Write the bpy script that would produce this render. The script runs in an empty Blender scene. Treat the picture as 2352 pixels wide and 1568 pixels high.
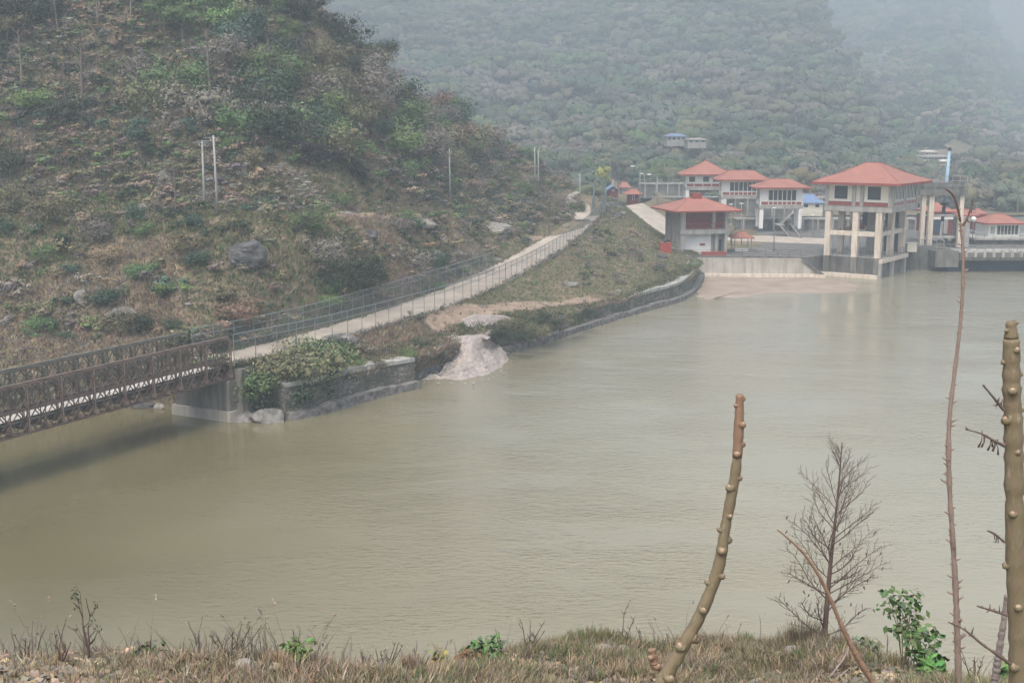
import bpy, math, random
import numpy as np
from mathutils import Vector
from mathutils.bvhtree import BVHTree
rng = np.random.default_rng(11)
random.seed(11)
SC = bpy.context.scene
C = SC.collection
PI = math.pi

# ------------------------------------------------------------------ camera, light, air
H = 25.0            # camera height above the water
F = 2756.0          # focal length in units of a 2352 px wide picture
CX, CY = 1176.0, 784.0
PITCH = math.atan(490.0 / F)
cp, sp = math.cos(PITCH), math.sin(PITCH)
cam_d = bpy.data.cameras.new('camera')
cam = bpy.data.objects.new('camera', cam_d)
C.objects.link(cam)
cam.location = (0, 0, H)
cam.rotation_euler = (PI / 2 - PITCH, 0, 0)
cam_d.sensor_width = 36
cam_d.lens = 36 * F / 2352
cam_d.clip_start = 0.05
cam_d.clip_end = 8000
SC.camera = cam

world = bpy.data.worlds.new('World')
SC.world = world
world.use_nodes = True
wn = world.node_tree
bg = wn.nodes['Background']
sky = wn.nodes.new('ShaderNodeTexSky')
sky.sky_type = 'NISHITA'
sky.sun_disc = False
SUN_EL, SUN_AZ = math.radians(62), math.radians(200)
sky.sun_elevation = SUN_EL
sky.sun_rotation = SUN_AZ
sky.dust_density = 6.0
sky.air_density = 1.0
sky.ozone_density = 1.0
wn.links.new(sky.outputs[0], bg.inputs[0])
bg.inputs[1].default_value = 0.15
sun_d = bpy.data.lights.new('sun', 'SUN')
sun_d.energy = 1.25
sun_d.angle = math.radians(14)
sun_d.color = (1.0, 0.95, 0.88)
sun = bpy.data.objects.new('sun', sun_d)
C.objects.link(sun)
# sun direction: azimuth measured clockwise from +Y, as the sky's sun_rotation
sdir = Vector((math.sin(SUN_AZ) * math.cos(SUN_EL), math.cos(SUN_AZ) * math.cos(SUN_EL), math.sin(SUN_EL)))
sun.rotation_euler = (-sdir).to_track_quat('-Z', 'Y').to_euler()
SC.view_settings.view_transform = 'Standard'
SC.view_settings.look = 'None'
SC.view_settings.gamma = 1
SC.view_settings.exposure = 1.18
SC.cycles.volume_bounces = 1
HAZE_DENSITY = 0.00108
HAZE_COLOR = (.50, .595, .66)

# ------------------------------------------------------------------ from a place in the picture to a place in the valley
def ray(px, py):
    v = CY - py
    return np.array([px - CX, F * cp + v * sp, v * cp - F * sp])
def PZ(px, py, z):
    r = ray(px, py); return np.array([0, 0, H]) + r * ((z - H) / r[2])
def PD(px, py, d):
    r = ray(px, py); return np.array([0, 0, H]) + r * (d / r[1])
def Q(px, d, z):
    m = (z - H) / d
    v = (m * F * cp + F * sp) / (cp - m * sp)
    return PD(px, CY - v, d)
def yq(d, z):
    m = (z - H) / d
    return CY - (m * F * cp + F * sp) / (cp - m * sp)
def topx(P):
    P = np.atleast_2d(P)
    y = P[:, 1] * cp - (P[:, 2] - H) * sp
    z = P[:, 1] * sp + (P[:, 2] - H) * cp
    return CX + F * P[:, 0] / y, CY - F * z / y

# ------------------------------------------------------------------ materials
def new_mat(name):
    m = bpy.data.materials.new(name); m.use_nodes = True
    nt = m.node_tree
    b = nt.nodes['Principled BSDF']
    return m, nt, b
def lnk(nt, a, b): nt.links.new(a, b)
def coords(nt, scale=(1, 1, 1), kind='Object', rot=0):
    tc = nt.nodes.new('ShaderNodeTexCoord'); mp = nt.nodes.new('ShaderNodeMapping')
    mp.inputs['Scale'].default_value = scale
    mp.inputs['Rotation'].default_value = (0, 0, rot)
    lnk(nt, tc.outputs[kind], mp.inputs[0]); return mp.outputs[0]
def noise(nt, vec, scale, detail=4, rough=.55):
    n = nt.nodes.new('ShaderNodeTexNoise'); n.inputs['Scale'].default_value = scale
    n.inputs['Detail'].default_value = detail; n.inputs['Roughness'].default_value = rough
    lnk(nt, vec, n.inputs['Vector']); return n.outputs['Fac']
def ramp(nt, fac, stops):
    r = nt.nodes.new('ShaderNodeValToRGB')
    e = r.color_ramp.elements
    while len(e) < len(stops): e.new(.5)
    for el, (p, c) in zip(e, stops):
        el.position = p; el.color = (c[0], c[1], c[2], 1) if len(c) == 3 else c
    lnk(nt, fac, r.inputs[0]); return r.outputs[0]
def mix(nt, fac, a, b, mode='MIX'):
    m = nt.nodes.new('ShaderNodeMix'); m.data_type = 'RGBA'; m.blend_type = mode
    for sock, v in ((m.inputs[0], fac), (m.inputs[6], a), (m.inputs[7], b)):
        if isinstance(v, (int, float)): sock.default_value = v
        elif isinstance(v, tuple): sock.default_value = (v[0], v[1], v[2], 1)
        else: lnk(nt, v, sock)
    return m.outputs[2]
def bump(nt, b, h, strength, dist):
    n = nt.nodes.new('ShaderNodeBump'); n.inputs['Strength'].default_value = strength
    n.inputs['Distance'].default_value = dist
    lnk(nt, h, n.inputs['Height']); lnk(nt, n.outputs[0], b.inputs['Normal'])
def two_tone(name, c1, c2, scale=3, rough=.8, bmp=.3, dist=.03, stretch=(1, 1, 1), streak=None, metal=0, kind='Object'):
    m, nt, b = new_mat(name)
    v = coords(nt, stretch, kind)
    n = noise(nt, v, scale, 6, .6)
    c = ramp(nt, n, [(.32, c1), (.68, c2)])
    if streak:
        v2 = coords(nt, (streak[1], streak[1], streak[1] * .08), kind)
        n2 = noise(nt, v2, 1, 5, .7)
        f = ramp(nt, n2, [(.45, (0, 0, 0)), (.72, (1, 1, 1))])
        c = mix(nt, f, c, streak[0])
    lnk(nt, c, b.inputs['Base Color'])
    b.inputs['Roughness'].default_value = rough
    b.inputs['Metallic'].default_value = metal
    b.inputs['Specular IOR Level'].default_value = .25
    if bmp: bump(nt, b, n, bmp, dist)
    return m
def leaf_mat(name, var=.5, obj_rand=False):
    m, nt, b = new_mat(name)
    a = nt.nodes.new('ShaderNodeAttribute'); a.attribute_name = 'tint'
    col = a.outputs['Color']
    if obj_rand:
        oi = nt.nodes.new('ShaderNodeObjectInfo')
        hs = nt.nodes.new('ShaderNodeHueSaturation')
        mr = nt.nodes.new('ShaderNodeMapRange'); mr.inputs[3].default_value = .475; mr.inputs[4].default_value = .525
        lnk(nt, oi.outputs['Random'], mr.inputs[0]); lnk(nt, mr.outputs[0], hs.inputs['Hue'])
        mr2 = nt.nodes.new('ShaderNodeMapRange'); mr2.inputs[3].default_value = .75; mr2.inputs[4].default_value = 1.3
        lnk(nt, oi.outputs['Random'], mr2.inputs[0]); lnk(nt, mr2.outputs[0], hs.inputs['Value'])
        lnk(nt, col, hs.inputs['Color']); col = hs.outputs[0]
    lnk(nt, col, b.inputs['Base Color'])
    b.inputs['Roughness'].default_value = .75
    b.inputs['Specular IOR Level'].default_value = .2
    return m
M = {}
M['leaf'] = leaf_mat('foliage')
M['leafi'] = leaf_mat('foliage_varied', obj_rand=True)
M['concrete'] = two_tone('concrete', (.30, .295, .27), (.40, .39, .36), .6, .85, .15, .02, streak=((.17, .165, .15), 1.3))
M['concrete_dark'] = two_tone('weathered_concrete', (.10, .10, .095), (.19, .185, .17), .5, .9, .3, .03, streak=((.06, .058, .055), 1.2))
M['column'] = two_tone('column_render', (.55, .48, .40), (.66, .60, .50), .8, .8, .1, .01, streak=((.36, .29, .24), 2.0))
M['cream'] = two_tone('cream_render', (.58, .55, .45), (.66, .63, .53), .7, .8, .05, .01)
M['white'] = two_tone('white_paint', (.66, .66, .63), (.76, .76, .73), .9, .6, .05, .01)
M['frame'] = two_tone('window_frame_paint', (.62, .62, .58), (.72, .72, .68), 2, .5, 0)
M['red_band'] = two_tone('red_band_paint', (.20, .045, .035), (.27, .065, .05), 2, .7, 0)
M['red_wall'] = two_tone('dark_red_wall', (.13, .022, .025), (.19, .035, .035), 1.2, .7, .05)
M['red_bright'] = two_tone('bright_red_paint', (.24, .04, .032), (.31, .055, .042), 2, .5, 0)
M['blue_roof'] = two_tone('blue_sheet_roof', (.12, .18, .31), (.18, .26, .40), 1, .5, .1)
M['blue_paint'] = two_tone('pale_blue_paint', (.26, .40, .54), (.34, .48, .62), 1, .5, 0)
M['yellow'] = two_tone('pale_yellow_render', (.62, .56, .32), (.75, .68, .42), 1, .8, 0)
M['gate_steel'] = two_tone('blue_grey_steel', (.025, .045, .07), (.045, .07, .10), .6, .6, .05)
M['steel'] = two_tone('galvanised_steel', (.20, .21, .21), (.30, .31, .30), 3, .5, 0, metal=.3)
M['fence_steel'] = two_tone('fence_paint', (.14, .17, .165), (.21, .24, .23), 3, .6, 0)
M['dark_rail'] = two_tone('dark_railing_paint', (.05, .05, .05), (.09, .09, .085), 3, .6, 0)
M['rust'] = two_tone('rusty_truss_steel', (.075, .055, .046), (.155, .115, .095), 1.1, .8, .2, .01)
M['rust_grey'] = two_tone('grey_green_truss_steel', (.065, .062, .052), (.13, .125, .105), 1.1, .8, .2, .01)
M['deck'] = two_tone('bridge_deck_plate', (.34, .325, .30), (.45, .43, .40), .8, .8, .1)
M['pole'] = two_tone('pole_concrete', (.25, .26, .25), (.36, .37, .36), 2, .8, .1)
M['abutment'] = two_tone('stained_abutment', (.13, .125, .11), (.22, .21, .185), .6, .9, .3, .03, streak=((.05, .048, .042), 1.0))
M['sand'] = two_tone('grey_sand', (.25, .22, .20), (.44, .395, .36), 2.6, .98, 1.0, .35)
M['mudsand'] = two_tone('wet_sandbar', (.23, .185, .145), (.34, .28, .22), .25, .7, .4, .08)
M['dirt'] = two_tone('track_dirt', (.34, .235, .17), (.50, .38, .28), .7, .95, .5, .08)
M['road'] = two_tone('concrete_road', (.30, .265, .22), (.46, .405, .335), .35, .9, .3, .03)
M['rock'] = two_tone('grey_rock', (.07, .068, .062), (.25, .24, .225), 1.6, .9, 1.0, .25)
M['rock_dark'] = two_tone('dark_wet_rock', (.018, .019, .022), (.15, .15, .148), .9, .6, .9, .25, stretch=(1, 1, 2.2))
M['rock_pale'] = two_tone('pale_rock', (.13, .125, .11), (.34, .32, .29), 2.4, .9, 1.0, .2)
M['bark_grey'] = two_tone('grey_bark', (.12, .10, .085), (.22, .19, .165), 8, .9, .4, .02)
M['apron'] = two_tone('apron_concrete', (.30, .285, .25), (.42, .40, .35), .4, .85, .2, .02, streak=((.20, .18, .15), .8))

# roof tiles: red sheet with fine ribs
m, nt, b = new_mat('red_roof_sheet')
v = coords(nt)
n = noise(nt, v, .5, 5)
c = ramp(nt, n, [(.3, (.26, .10, .072)), (.7, (.345, .145, .108))])
n2 = noise(nt, coords(nt, (6, 6, 1)), 1.0, 2)
c = mix(nt, .25, c, ramp(nt, n2, [(.4, (.19, .08, .055)), (.6, (.42, .18, .12))]))
lnk(nt, c, b.inputs['Base Color']); b.inputs['Roughness'].default_value = .65
bump(nt, b, n2, .2, .05)
M['roof'] = m
m, nt, b = new_mat('dark_glass')
b.inputs['Base Color'].default_value = (.03, .035, .04, 1); b.inputs['Roughness'].default_value = .15
M['glass'] = m
# stone masonry wall
m, nt, b = new_mat('stone_masonry')
v = coords(nt, (1, 1, 1.6))
vo = nt.nodes.new('ShaderNodeTexVoronoi'); vo.inputs['Scale'].default_value = 2.2; lnk(nt, v, vo.inputs['Vector'])
vd = nt.nodes.new('ShaderNodeTexVoronoi'); vd.inputs['Scale'].default_value = 2.2; vd.feature = 'DISTANCE_TO_EDGE'; lnk(nt, v, vd.inputs['Vector'])
vs = nt.nodes.new('ShaderNodeSeparateColor'); lnk(nt, vo.outputs['Color'], vs.inputs[0])
base = mix(nt, vs.outputs[0], (.095, .09, .08), (.27, .25, .215))
n = noise(nt, v, .35, 6, .65)
base = mix(nt, ramp(nt, n, [(.4, (0, 0, 0)), (.62, (1, 1, 1))]), base, (.07, .075, .05))
gap = ramp(nt, vd.outputs['Distance'], [(.0, (0, 0, 0)), (.06, (1, 1, 1))])
base = mix(nt, gap, (.03, .03, .028), base)
lnk(nt, base, b.inputs['Base Color']); b.inputs['Roughness'].default_value = .9
bump(nt, b, vd.outputs['Distance'], .8, .15)
M['masonry'] = m
# wire mesh of the fence: thin wires cover about a fifth of the sheet
m, nt, b = new_mat('fence_wire_mesh')
b.inputs['Base Color'].default_value = (.16, .18, .18, 1); b.inputs['Roughness'].default_value = .6
b.inputs['Alpha'].default_value = .28
M['wire'] = m

# hillside ground
def ground_mat(name, sc=1.0, hazeless=1.0):
    m, nt, b = new_mat(name)
    v = coords(nt)
    big = noise(nt, v, .035 * sc, 5, .6)
    mid = noise(nt, v, .22 * sc, 6, .65)
    fine = noise(nt, v, 2.4 * sc, 5, .7)
    c1 = ramp(nt, mid, [(.28, (.07, .08, .04)), (.42, (.14, .135, .075)), (.52, (.22, .18, .125)), (.62, (.27, .20, .14)), (.75, (.16, .155, .09))])
    c2 = ramp(nt, mid, [(.30, (.23, .175, .125)), (.5, (.16, .14, .09)), (.7, (.09, .10, .05))])
    c = mix(nt, ramp(nt, big, [(.42, (0, 0, 0)), (.58, (1, 1, 1))]), c1, c2)
    f = ramp(nt, fine, [(.3, (.55, .55, .55)), (.7, (1.25, 1.25, 1.25))])
    c = mix(nt, .8, c, f, 'MULTIPLY')
    a = nt.nodes.new('ShaderNodeAttribute'); a.attribute_name = 'dirt'
    dn = noise(nt, v, 1.1 * sc, 5, .7)
    dc = ramp(nt, dn, [(.3, (.20, .148, .108)), (.7, (.36, .285, .22))])
    # broken edge of the bare patches
    mth = nt.nodes.new('ShaderNodeMath'); mth.operation = 'ADD'
    lnk(nt, a.outputs['Fac'], mth.inputs[0])
    mm = nt.nodes.new('ShaderNodeMath'); mm.operation = 'MULTIPLY_ADD'; mm.inputs[1].default_value = .9; mm.inputs[2].default_value = -.45
    lnk(nt, dn, mm.inputs[0]); lnk(nt, mm.outputs[0], mth.inputs[1])
    c = mix(nt, ramp(nt, mth.outputs[0], [(.42, (0, 0, 0)), (.6, (1, 1, 1))]), c, dc)
    lnk(nt, c, b.inputs['Base Color']); b.inputs['Roughness'].default_value = .95
    b.inputs['Specular IOR Level'].default_value = .1
    bump(nt, b, fine, .8, .25 / sc)
    return m
M['ground'] = ground_mat('dry_hillside_ground')
M['ground_far'] = ground_mat('far_slope_ground', .22)
M['ground_near'] = ground_mat('near_bank_ground', 6.0)

# murky water
m, nt, b = new_mat('murky_water')
big = noise(nt, coords(nt, (.02, .035, 1)), 1.0, 3)
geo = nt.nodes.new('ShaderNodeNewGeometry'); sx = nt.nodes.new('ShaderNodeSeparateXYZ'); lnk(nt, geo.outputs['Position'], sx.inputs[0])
# reflections painted into the silt colour: olive by the bridge, sky-pale in open basin
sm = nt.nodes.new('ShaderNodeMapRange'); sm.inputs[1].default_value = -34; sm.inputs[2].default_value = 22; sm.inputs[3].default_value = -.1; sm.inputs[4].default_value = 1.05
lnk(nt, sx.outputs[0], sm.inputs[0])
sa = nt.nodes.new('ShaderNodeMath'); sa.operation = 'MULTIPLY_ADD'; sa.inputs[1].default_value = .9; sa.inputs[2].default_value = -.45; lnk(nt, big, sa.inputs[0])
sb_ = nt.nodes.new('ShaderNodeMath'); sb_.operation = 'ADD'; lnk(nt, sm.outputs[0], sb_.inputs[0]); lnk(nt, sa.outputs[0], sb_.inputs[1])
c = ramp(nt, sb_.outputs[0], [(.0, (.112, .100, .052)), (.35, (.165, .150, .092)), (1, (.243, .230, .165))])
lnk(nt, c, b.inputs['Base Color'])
b.inputs['Roughness'].default_value = .10; b.inputs['IOR'].default_value = 1.5
b.inputs['Specular IOR Level'].default_value = .5
v = coords(nt, (.68, 1.6, 1), rot=math.radians(12))
r1 = noise(nt, v, 1.5, 3, .6)
v2 = coords(nt, (1.1, 2.6, 1), rot=math.radians(-12))
r2 = noise(nt, v2, 1.3, 3, .6)
add = nt.nodes.new('ShaderNodeMath'); add.operation = 'ADD'; lnk(nt, r1, add.inputs[0]); lnk(nt, r2, add.inputs[1])
calm = ramp(nt, noise(nt, coords(nt, (.018, .022, 1)), 1.0, 3), [(.38, (.12, .12, .12)), (.62, (1, 1, 1))])
# the inlet by the bridge lies sheltered and smooth
sh = nt.nodes.new('ShaderNodeMapRange'); sh.inputs[1].default_value = -24; sh.inputs[2].default_value = -6; sh.inputs[3].default_value = .12; sh.inputs[4].default_value = 1
lnk(nt, sx.outputs[0], sh.inputs[0])
mu = nt.nodes.new('ShaderNodeMath'); mu.operation = 'MULTIPLY'; lnk(nt, calm, mu.inputs[0]); lnk(nt, sh.outputs[0], mu.inputs[1])
gust = ramp(nt, noise(nt, coords(nt, (.07, .12, 1), rot=math.radians(20)), 1.0, 3, .6), [(.36, (.25, .25, .25)), (.64, (1, 1, 1))])
mg = nt.nodes.new('ShaderNodeMath'); mg.operation = 'MULTIPLY'; lnk(nt, mu.outputs[0], mg.inputs[0]); lnk(nt, gust, mg.inputs[1]); mu = mg
mu2 = nt.nodes.new('ShaderNodeMath'); mu2.operation = 'MULTIPLY'; lnk(nt, add.outputs[0], mu2.inputs[0]); lnk(nt, mu.outputs[0], mu2.inputs[1])
bump(nt, b, mu2.outputs[0], 1.0, .18)
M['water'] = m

# stems in the foreground
def stem_mat(name, stops, scale=(1, 1, .35)):
    m, nt, b = new_mat(name)
    n = noise(nt, coords(nt, scale), 34, 8, .78)
    lnk(nt, ramp(nt, n, stops), b.inputs['Base Color']); b.inputs['Roughness'].default_value = .7
    bump(nt, b, n, .9, .008)
    return m
M['stem_green'] = stem_mat('green_brown_stem', [(.28, (.07, .052, .033)), (.42, (.165, .125, .08)), (.55, (.14, .12, .068)), (.68, (.25, .20, .145))])
M['stem_red'] = stem_mat('reddish_stem', [(.3, (.12, .07, .045)), (.5, (.21, .13, .085)), (.7, (.16, .125, .075))])
M['stem_pink'] = stem_mat('pinkish_dry_stem', [(.3, (.09, .065, .052)), (.48, (.24, .18, .15)), (.66, (.14, .108, .09))])
M['stem_dark'] = stem_mat('dark_dead_twig', [(.3, (.05, .035, .03)), (.6, (.12, .085, .07))])
M['stem_grey'] = stem_mat('grey_dead_stem', [(.3, (.15, .125, .11)), (.6, (.26, .22, .20))])
M['scar'] = two_tone('leaf_scar', (.20, .15, .10), (.38, .28, .20), 60, .8, .2, .002)
M['litter'] = two_tone('dead_leaves', (.24, .17, .12), (.42, .34, .27), 3, .9, 0)
# ------------------------------------------------------------------ mesh helpers
def np_mesh(name, V, Fq, tint=None, dirt=None, smooth=False):
    me = bpy.data.meshes.new(name)
    V = np.asarray(V, dtype=np.float32); Fq = np.asarray(Fq, dtype=np.int32)
    k = Fq.shape[1]
    me.vertices.add(len(V)); me.vertices.foreach_set('co', V.ravel())
    me.loops.add(Fq.size); me.loops.foreach_set('vertex_index', Fq.ravel())
    me.polygons.add(len(Fq)); me.polygons.foreach_set('loop_start', np.arange(0, Fq.size, k, dtype=np.int32))
    if smooth: me.polygons.foreach_set('use_smooth', np.ones(len(Fq), dtype=bool))
    me.update(calc_edges=True)
    if tint is not None:
        a = me.attributes.new('tint', 'FLOAT_COLOR', 'POINT')
        t = np.ones((len(V), 4), dtype=np.float32); t[:, :3] = tint
        a.data.foreach_set('color', t.ravel())
    if dirt is not None:
        a = me.attributes.new('dirt', 'FLOAT', 'POINT')
        a.data.foreach_set('value', np.asarray(dirt, dtype=np.float32))
    me.validate()
    return me
class MB:
    def __init__(s): s.v = []; s.f = []; s.n = 0; s.sm = []
    def add(s, V, Fs, smooth=False):
        V = [tuple(map(float, p)) for p in V]
        s.v += V; s.f += [tuple(int(i) + s.n for i in f) for f in Fs]; s.sm += [smooth] * len(Fs); s.n += len(V)
        return s
    def box(s, c, d, yaw=0.0, fr=None):
        """box centred at c with full sizes d; fr maps local to world"""
        x, y, z = [q / 2 for q in d]
        P = [(-x, -y, -z), (x, -y, -z), (x, y, -z), (-x, y, -z), (-x, -y, z), (x, -y, z), (x, y, z), (-x, y, z)]
        ca, sa = math.cos(yaw), math.sin(yaw)
        P = [(c[0] + a * ca - b * sa, c[1] + a * sa + b * ca, c[2] + e) for a, b, e in P]
        if fr: P = [fr(*p) for p in P]
        return s.add(P, [(0, 3, 2, 1), (4, 5, 6, 7), (0, 1, 5, 4), (1, 2, 6, 5), (2, 3, 7, 6), (3, 0, 4, 7)])
    def bx(s, x0, x1, y0, y1, z0, z1, fr=None):
        return s.box(((x0 + x1) / 2, (y0 + y1) / 2, (z0 + z1) / 2), (x1 - x0, y1 - y0, z1 - z0), 0, fr)
    def tube(s, pts, rad, sides=6, smooth=True, cap=True):
        V, Fq = tube(pts, rad, sides)
        Fs = [tuple(f) for f in Fq]
        if cap:
            k = len(pts) - 1
            Fs.append(tuple(range(sides - 1, -1, -1))); Fs.append(tuple(k * sides + i for i in range(sides)))
        return s.add(V, Fs, smooth)
    def bar(s, a, b, w, h=None):
        """rectangular bar from a to b"""
        h = h or w
        a, b = Vector(a), Vector(b); t = (b - a).normalized()
        up = Vector((0, 0, 1)) if abs(t.z) < .95 else Vector((1, 0, 0))
        u = t.cross(up).normalized() * (w / 2); v = u.cross(t).normalized() * (h / 2)
        P = [a - u - v, a + u - v, a + u + v, a - u + v, b - u - v, b + u - v, b + u + v, b - u + v]
        return s.add(P, [(0, 1, 2, 3), (7, 6, 5, 4), (0, 4, 5, 1), (1, 5, 6, 2), (2, 6, 7, 3), (3, 7, 4, 0)])
def tube(pts, rad, sides=6):
    pts = np.asarray(pts, float); n = len(pts)
    rad = np.broadcast_to(np.asarray(rad, float), (n,))
    T = np.gradient(pts, axis=0); T /= np.linalg.norm(T, axis=1)[:, None] + 1e-12
    ref = np.array([0, 0, 1.]) if abs(T[:, 2]).mean() < .8 else np.array([1., 0, 0])
    U = np.cross(T, ref); U /= np.linalg.norm(U, axis=1)[:, None] + 1e-12
    W = np.cross(U, T)
    a = np.arange(sides) * 2 * PI / sides
    V = pts[:, None] + rad[:, None, None] * (np.cos(a)[None, :, None] * U[:, None] + np.sin(a)[None, :, None] * W[:, None])
    i = np.arange(n - 1)[:, None] * sides; j = np.arange(sides)[None]; j2 = (j + 1) % sides
    Fq = np.stack([i + j, i + j2, i + sides + j2, i + sides + j], -1).reshape(-1, 4)
    return V.reshape(-1, 3), Fq
def thing(name, label, cat, loc, group=None):
    o = bpy.data.objects.new(name, None); C.objects.link(o)
    o.location = tuple(map(float, loc)); o.empty_display_size = .3
    o['label'] = label; o['category'] = cat
    if group: o['group'] = group
    return o
def part(name, mb, mat, parent=None, base=None, label=None, cat=None, group=None, kind=None):
    """one mesh object; vertices are given in world space"""
    if base is None:
        base = Vector((0, 0, 0)); p = parent
        while p is not None: base += p.location; p = p.parent
    base = np.array(base, float)
    if isinstance(mb, MB):
        me = bpy.data.meshes.new(name)
        V = np.array(mb.v) - base
        me.from_pydata(V.tolist(), [], mb.f)
        me.polygons.foreach_set('use_smooth', mb.sm)
        me.validate()
    else:
        me = mb
    me.materials.append(mat if not isinstance(mat, str) else M[mat])
    o = bpy.data.objects.new(name, me); C.objects.link(o)
    if parent is not None: o.parent = parent
    elif isinstance(mb, MB): o.location = tuple(base)
    if label: o['label'] = label
    if cat: o['category'] = cat
    if group: o['group'] = group
    if kind: o['kind'] = kind
    return o
def solo(name, mb, mat, label, cat, group=None):
    V = np.array(mb.v); b = np.array([V[:, 0].mean(), V[:, 1].mean(), V[:, 2].min()])
    return part(name, mb, mat, None, b, label, cat, group)
def copy_thing(o, loc, rotz=None, scale=None, label=None):
    c = o.copy(); C.objects.link(c); c.location = tuple(map(float, loc))
    if rotz is not None: c.rotation_euler = (0, 0, rotz)
    if scale is not None: c.scale = (scale,) * 3 if np.isscalar(scale) else scale
    if label: c['label'] = label
    for ch in o.children:
        d = ch.copy(); C.objects.link(d); d.parent = c
        for g in ch.children:
            e = g.copy(); C.objects.link(e); e.parent = d
    return c

def each(name, boxes, mat, root, fr=None):
    for b in boxes: part(name, MB().bx(*b, fr), mat, root)

# ------------------------------------------------------------------ noise and lofted ground
def vnoise(x, y, seed=0):
    xi = np.floor(x).astype(np.int64); yi = np.floor(y).astype(np.int64)
    xf = x - xi; yf = y - yi
    def h(a, b):
        n = (a * 374761393 + b * 668265263 + seed * 974634777) & 0xffffffff
        n = ((n ^ (n >> 13)) * 1274126177) & 0xffffffff
        return ((n ^ (n >> 16)) & 0xffff) / 65535.0
    u = xf * xf * (3 - 2 * xf); v = yf * yf * (3 - 2 * yf)
    return (h(xi, yi) * (1 - u) + h(xi + 1, yi) * u) * (1 - v) + (h(xi, yi + 1) * (1 - u) + h(xi + 1, yi + 1) * u) * v
def fbm(x, y, scale, octv=4, seed=0):
    s = 0; a = 1; t = 0
    for o in range(octv):
        s = s + a * vnoise(x / scale * 2 ** o, y / scale * 2 ** o, seed + o); t += a; a *= .5
    return s / t * 2 - 1
def crom(P, u):
    """Catmull-Rom through P (n,...,3) at parameters u"""
    n = len(P); i = np.clip(np.floor(u).astype(int), 0, n - 2); f = (u - i)
    g = lambda k: P[np.clip(k, 0, n - 1)]
    p0, p1, p2, p3 = g(i - 1), g(i), g(i + 1), g(i + 2)
    f = f.reshape(-1, *([1] * (P.ndim - 1)))
    return .5 * (2 * p1 + (p2 - p0) * f + (2 * p0 - 5 * p1 + 4 * p2 - p3) * f ** 2 + (3 * p1 - p0 - 3 * p2 + p3) * f ** 3)
class Loft:
    def __init__(s, rows, nu, nv, amp=None, nscale=6, seed=0, octv=4):
        R = np.array(rows, float)                      # rows, stations, 3
        K = R.shape[1]
        u = np.linspace(0, K - 1, nu)
        G = crom(np.swapaxes(R, 0, 1), u)               # nu, rows, 3
        G = np.swapaxes(G, 0, 1)                         # rows, nu, 3
        v = []
        for r in range(len(rows) - 1):
            v += list(np.linspace(r, r + 1, nv[r], endpoint=False))
        v.append(len(rows) - 1); v = np.array(v)
        i = np.clip(np.floor(v).astype(int), 0, len(rows) - 2); f = (v - i)[:, None, None]
        s.G = G[i] * (1 - f) + G[i + 1] * f
        s.u, s.v = u, v
        if amp is not None:
            A = np.interp(v, np.arange(len(rows)), amp)[:, None]
            s.G[:, :, 2] += A * fbm(s.G[:, :, 0], s.G[:, :, 1], nscale, octv, seed)
        s.nv, s.nu = len(v), nu
        idx = np.arange(s.nv * nu).reshape(s.nv, nu)
        s.Fq = np.stack([idx[:-1, :-1], idx[:-1, 1:], idx[1:, 1:], idx[1:, :-1]], -1).reshape(-1, 4)
    def finish(s):
        s.V = s.G.reshape(-1, 3)
        s.bvh = BVHTree.FromPolygons([tuple(p) for p in s.V], [tuple(f) for f in s.Fq])
        # area per quad for scattering
        a, b, c, d = (s.V[s.Fq[:, k]] for k in range(4))
        s.area = np.linalg.norm(np.cross(c - a, d - b), axis=1) / 2
    def sample(s, n, wfun=None):
        a, b, c, d = (s.V[s.Fq[:, k]] for k in range(4))
        w = s.area.copy()
        if wfun is not None:
            cen = (a + b + c + d) / 4
            rowv = np.repeat(s.v[:-1], s.nu - 1)
            w = w * wfun(cen, rowv)
        q = rng.choice(len(w), n, p=w / w.sum())
        r1, r2 = rng.random(n)[:, None], rng.random(n)[:, None]
        return a[q] * (1 - r1) * (1 - r2) + b[q] * r1 * (1 - r2) + c[q] * r1 * r2 + d[q] * (1 - r1) * r2
LOFTS = []
def hit(px, py, lofts=None):
    r = ray(px, py); o = Vector((0, 0, H)); d = Vector(r).normalized()
    best = None
    for L in (lofts or LOFTS):
        p, nn, i, dist = L.bvh.ray_cast(o, d)
        if p is not None and (best is None or dist < best[1]): best = (np.array(p), dist)
    return best[0] if best else None
def zat(x, y, lofts=None):
    best = None
    for L in (lofts or LOFTS):
        p, nn, i, dist = L.bvh.ray_cast(Vector((x, y, 500)), Vector((0, 0, -1)))
        if p is not None and (best is None or p.z > best): best = p.z
    return best
def seglen_dist(P, line):
    """distance in plan from points P to a polyline"""
    line = np.array(line)[:, :2]; best = np.full(len(P), 1e9)
    for a, b in zip(line[:-1], line[1:]):
        d = b - a; t = np.clip(((P[:, :2] - a) @ d) / (d @ d + 1e-9), 0, 1)
        best = np.minimum(best, np.linalg.norm(P[:, :2] - a - t[:, None] * d, axis=1))
    return best
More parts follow.
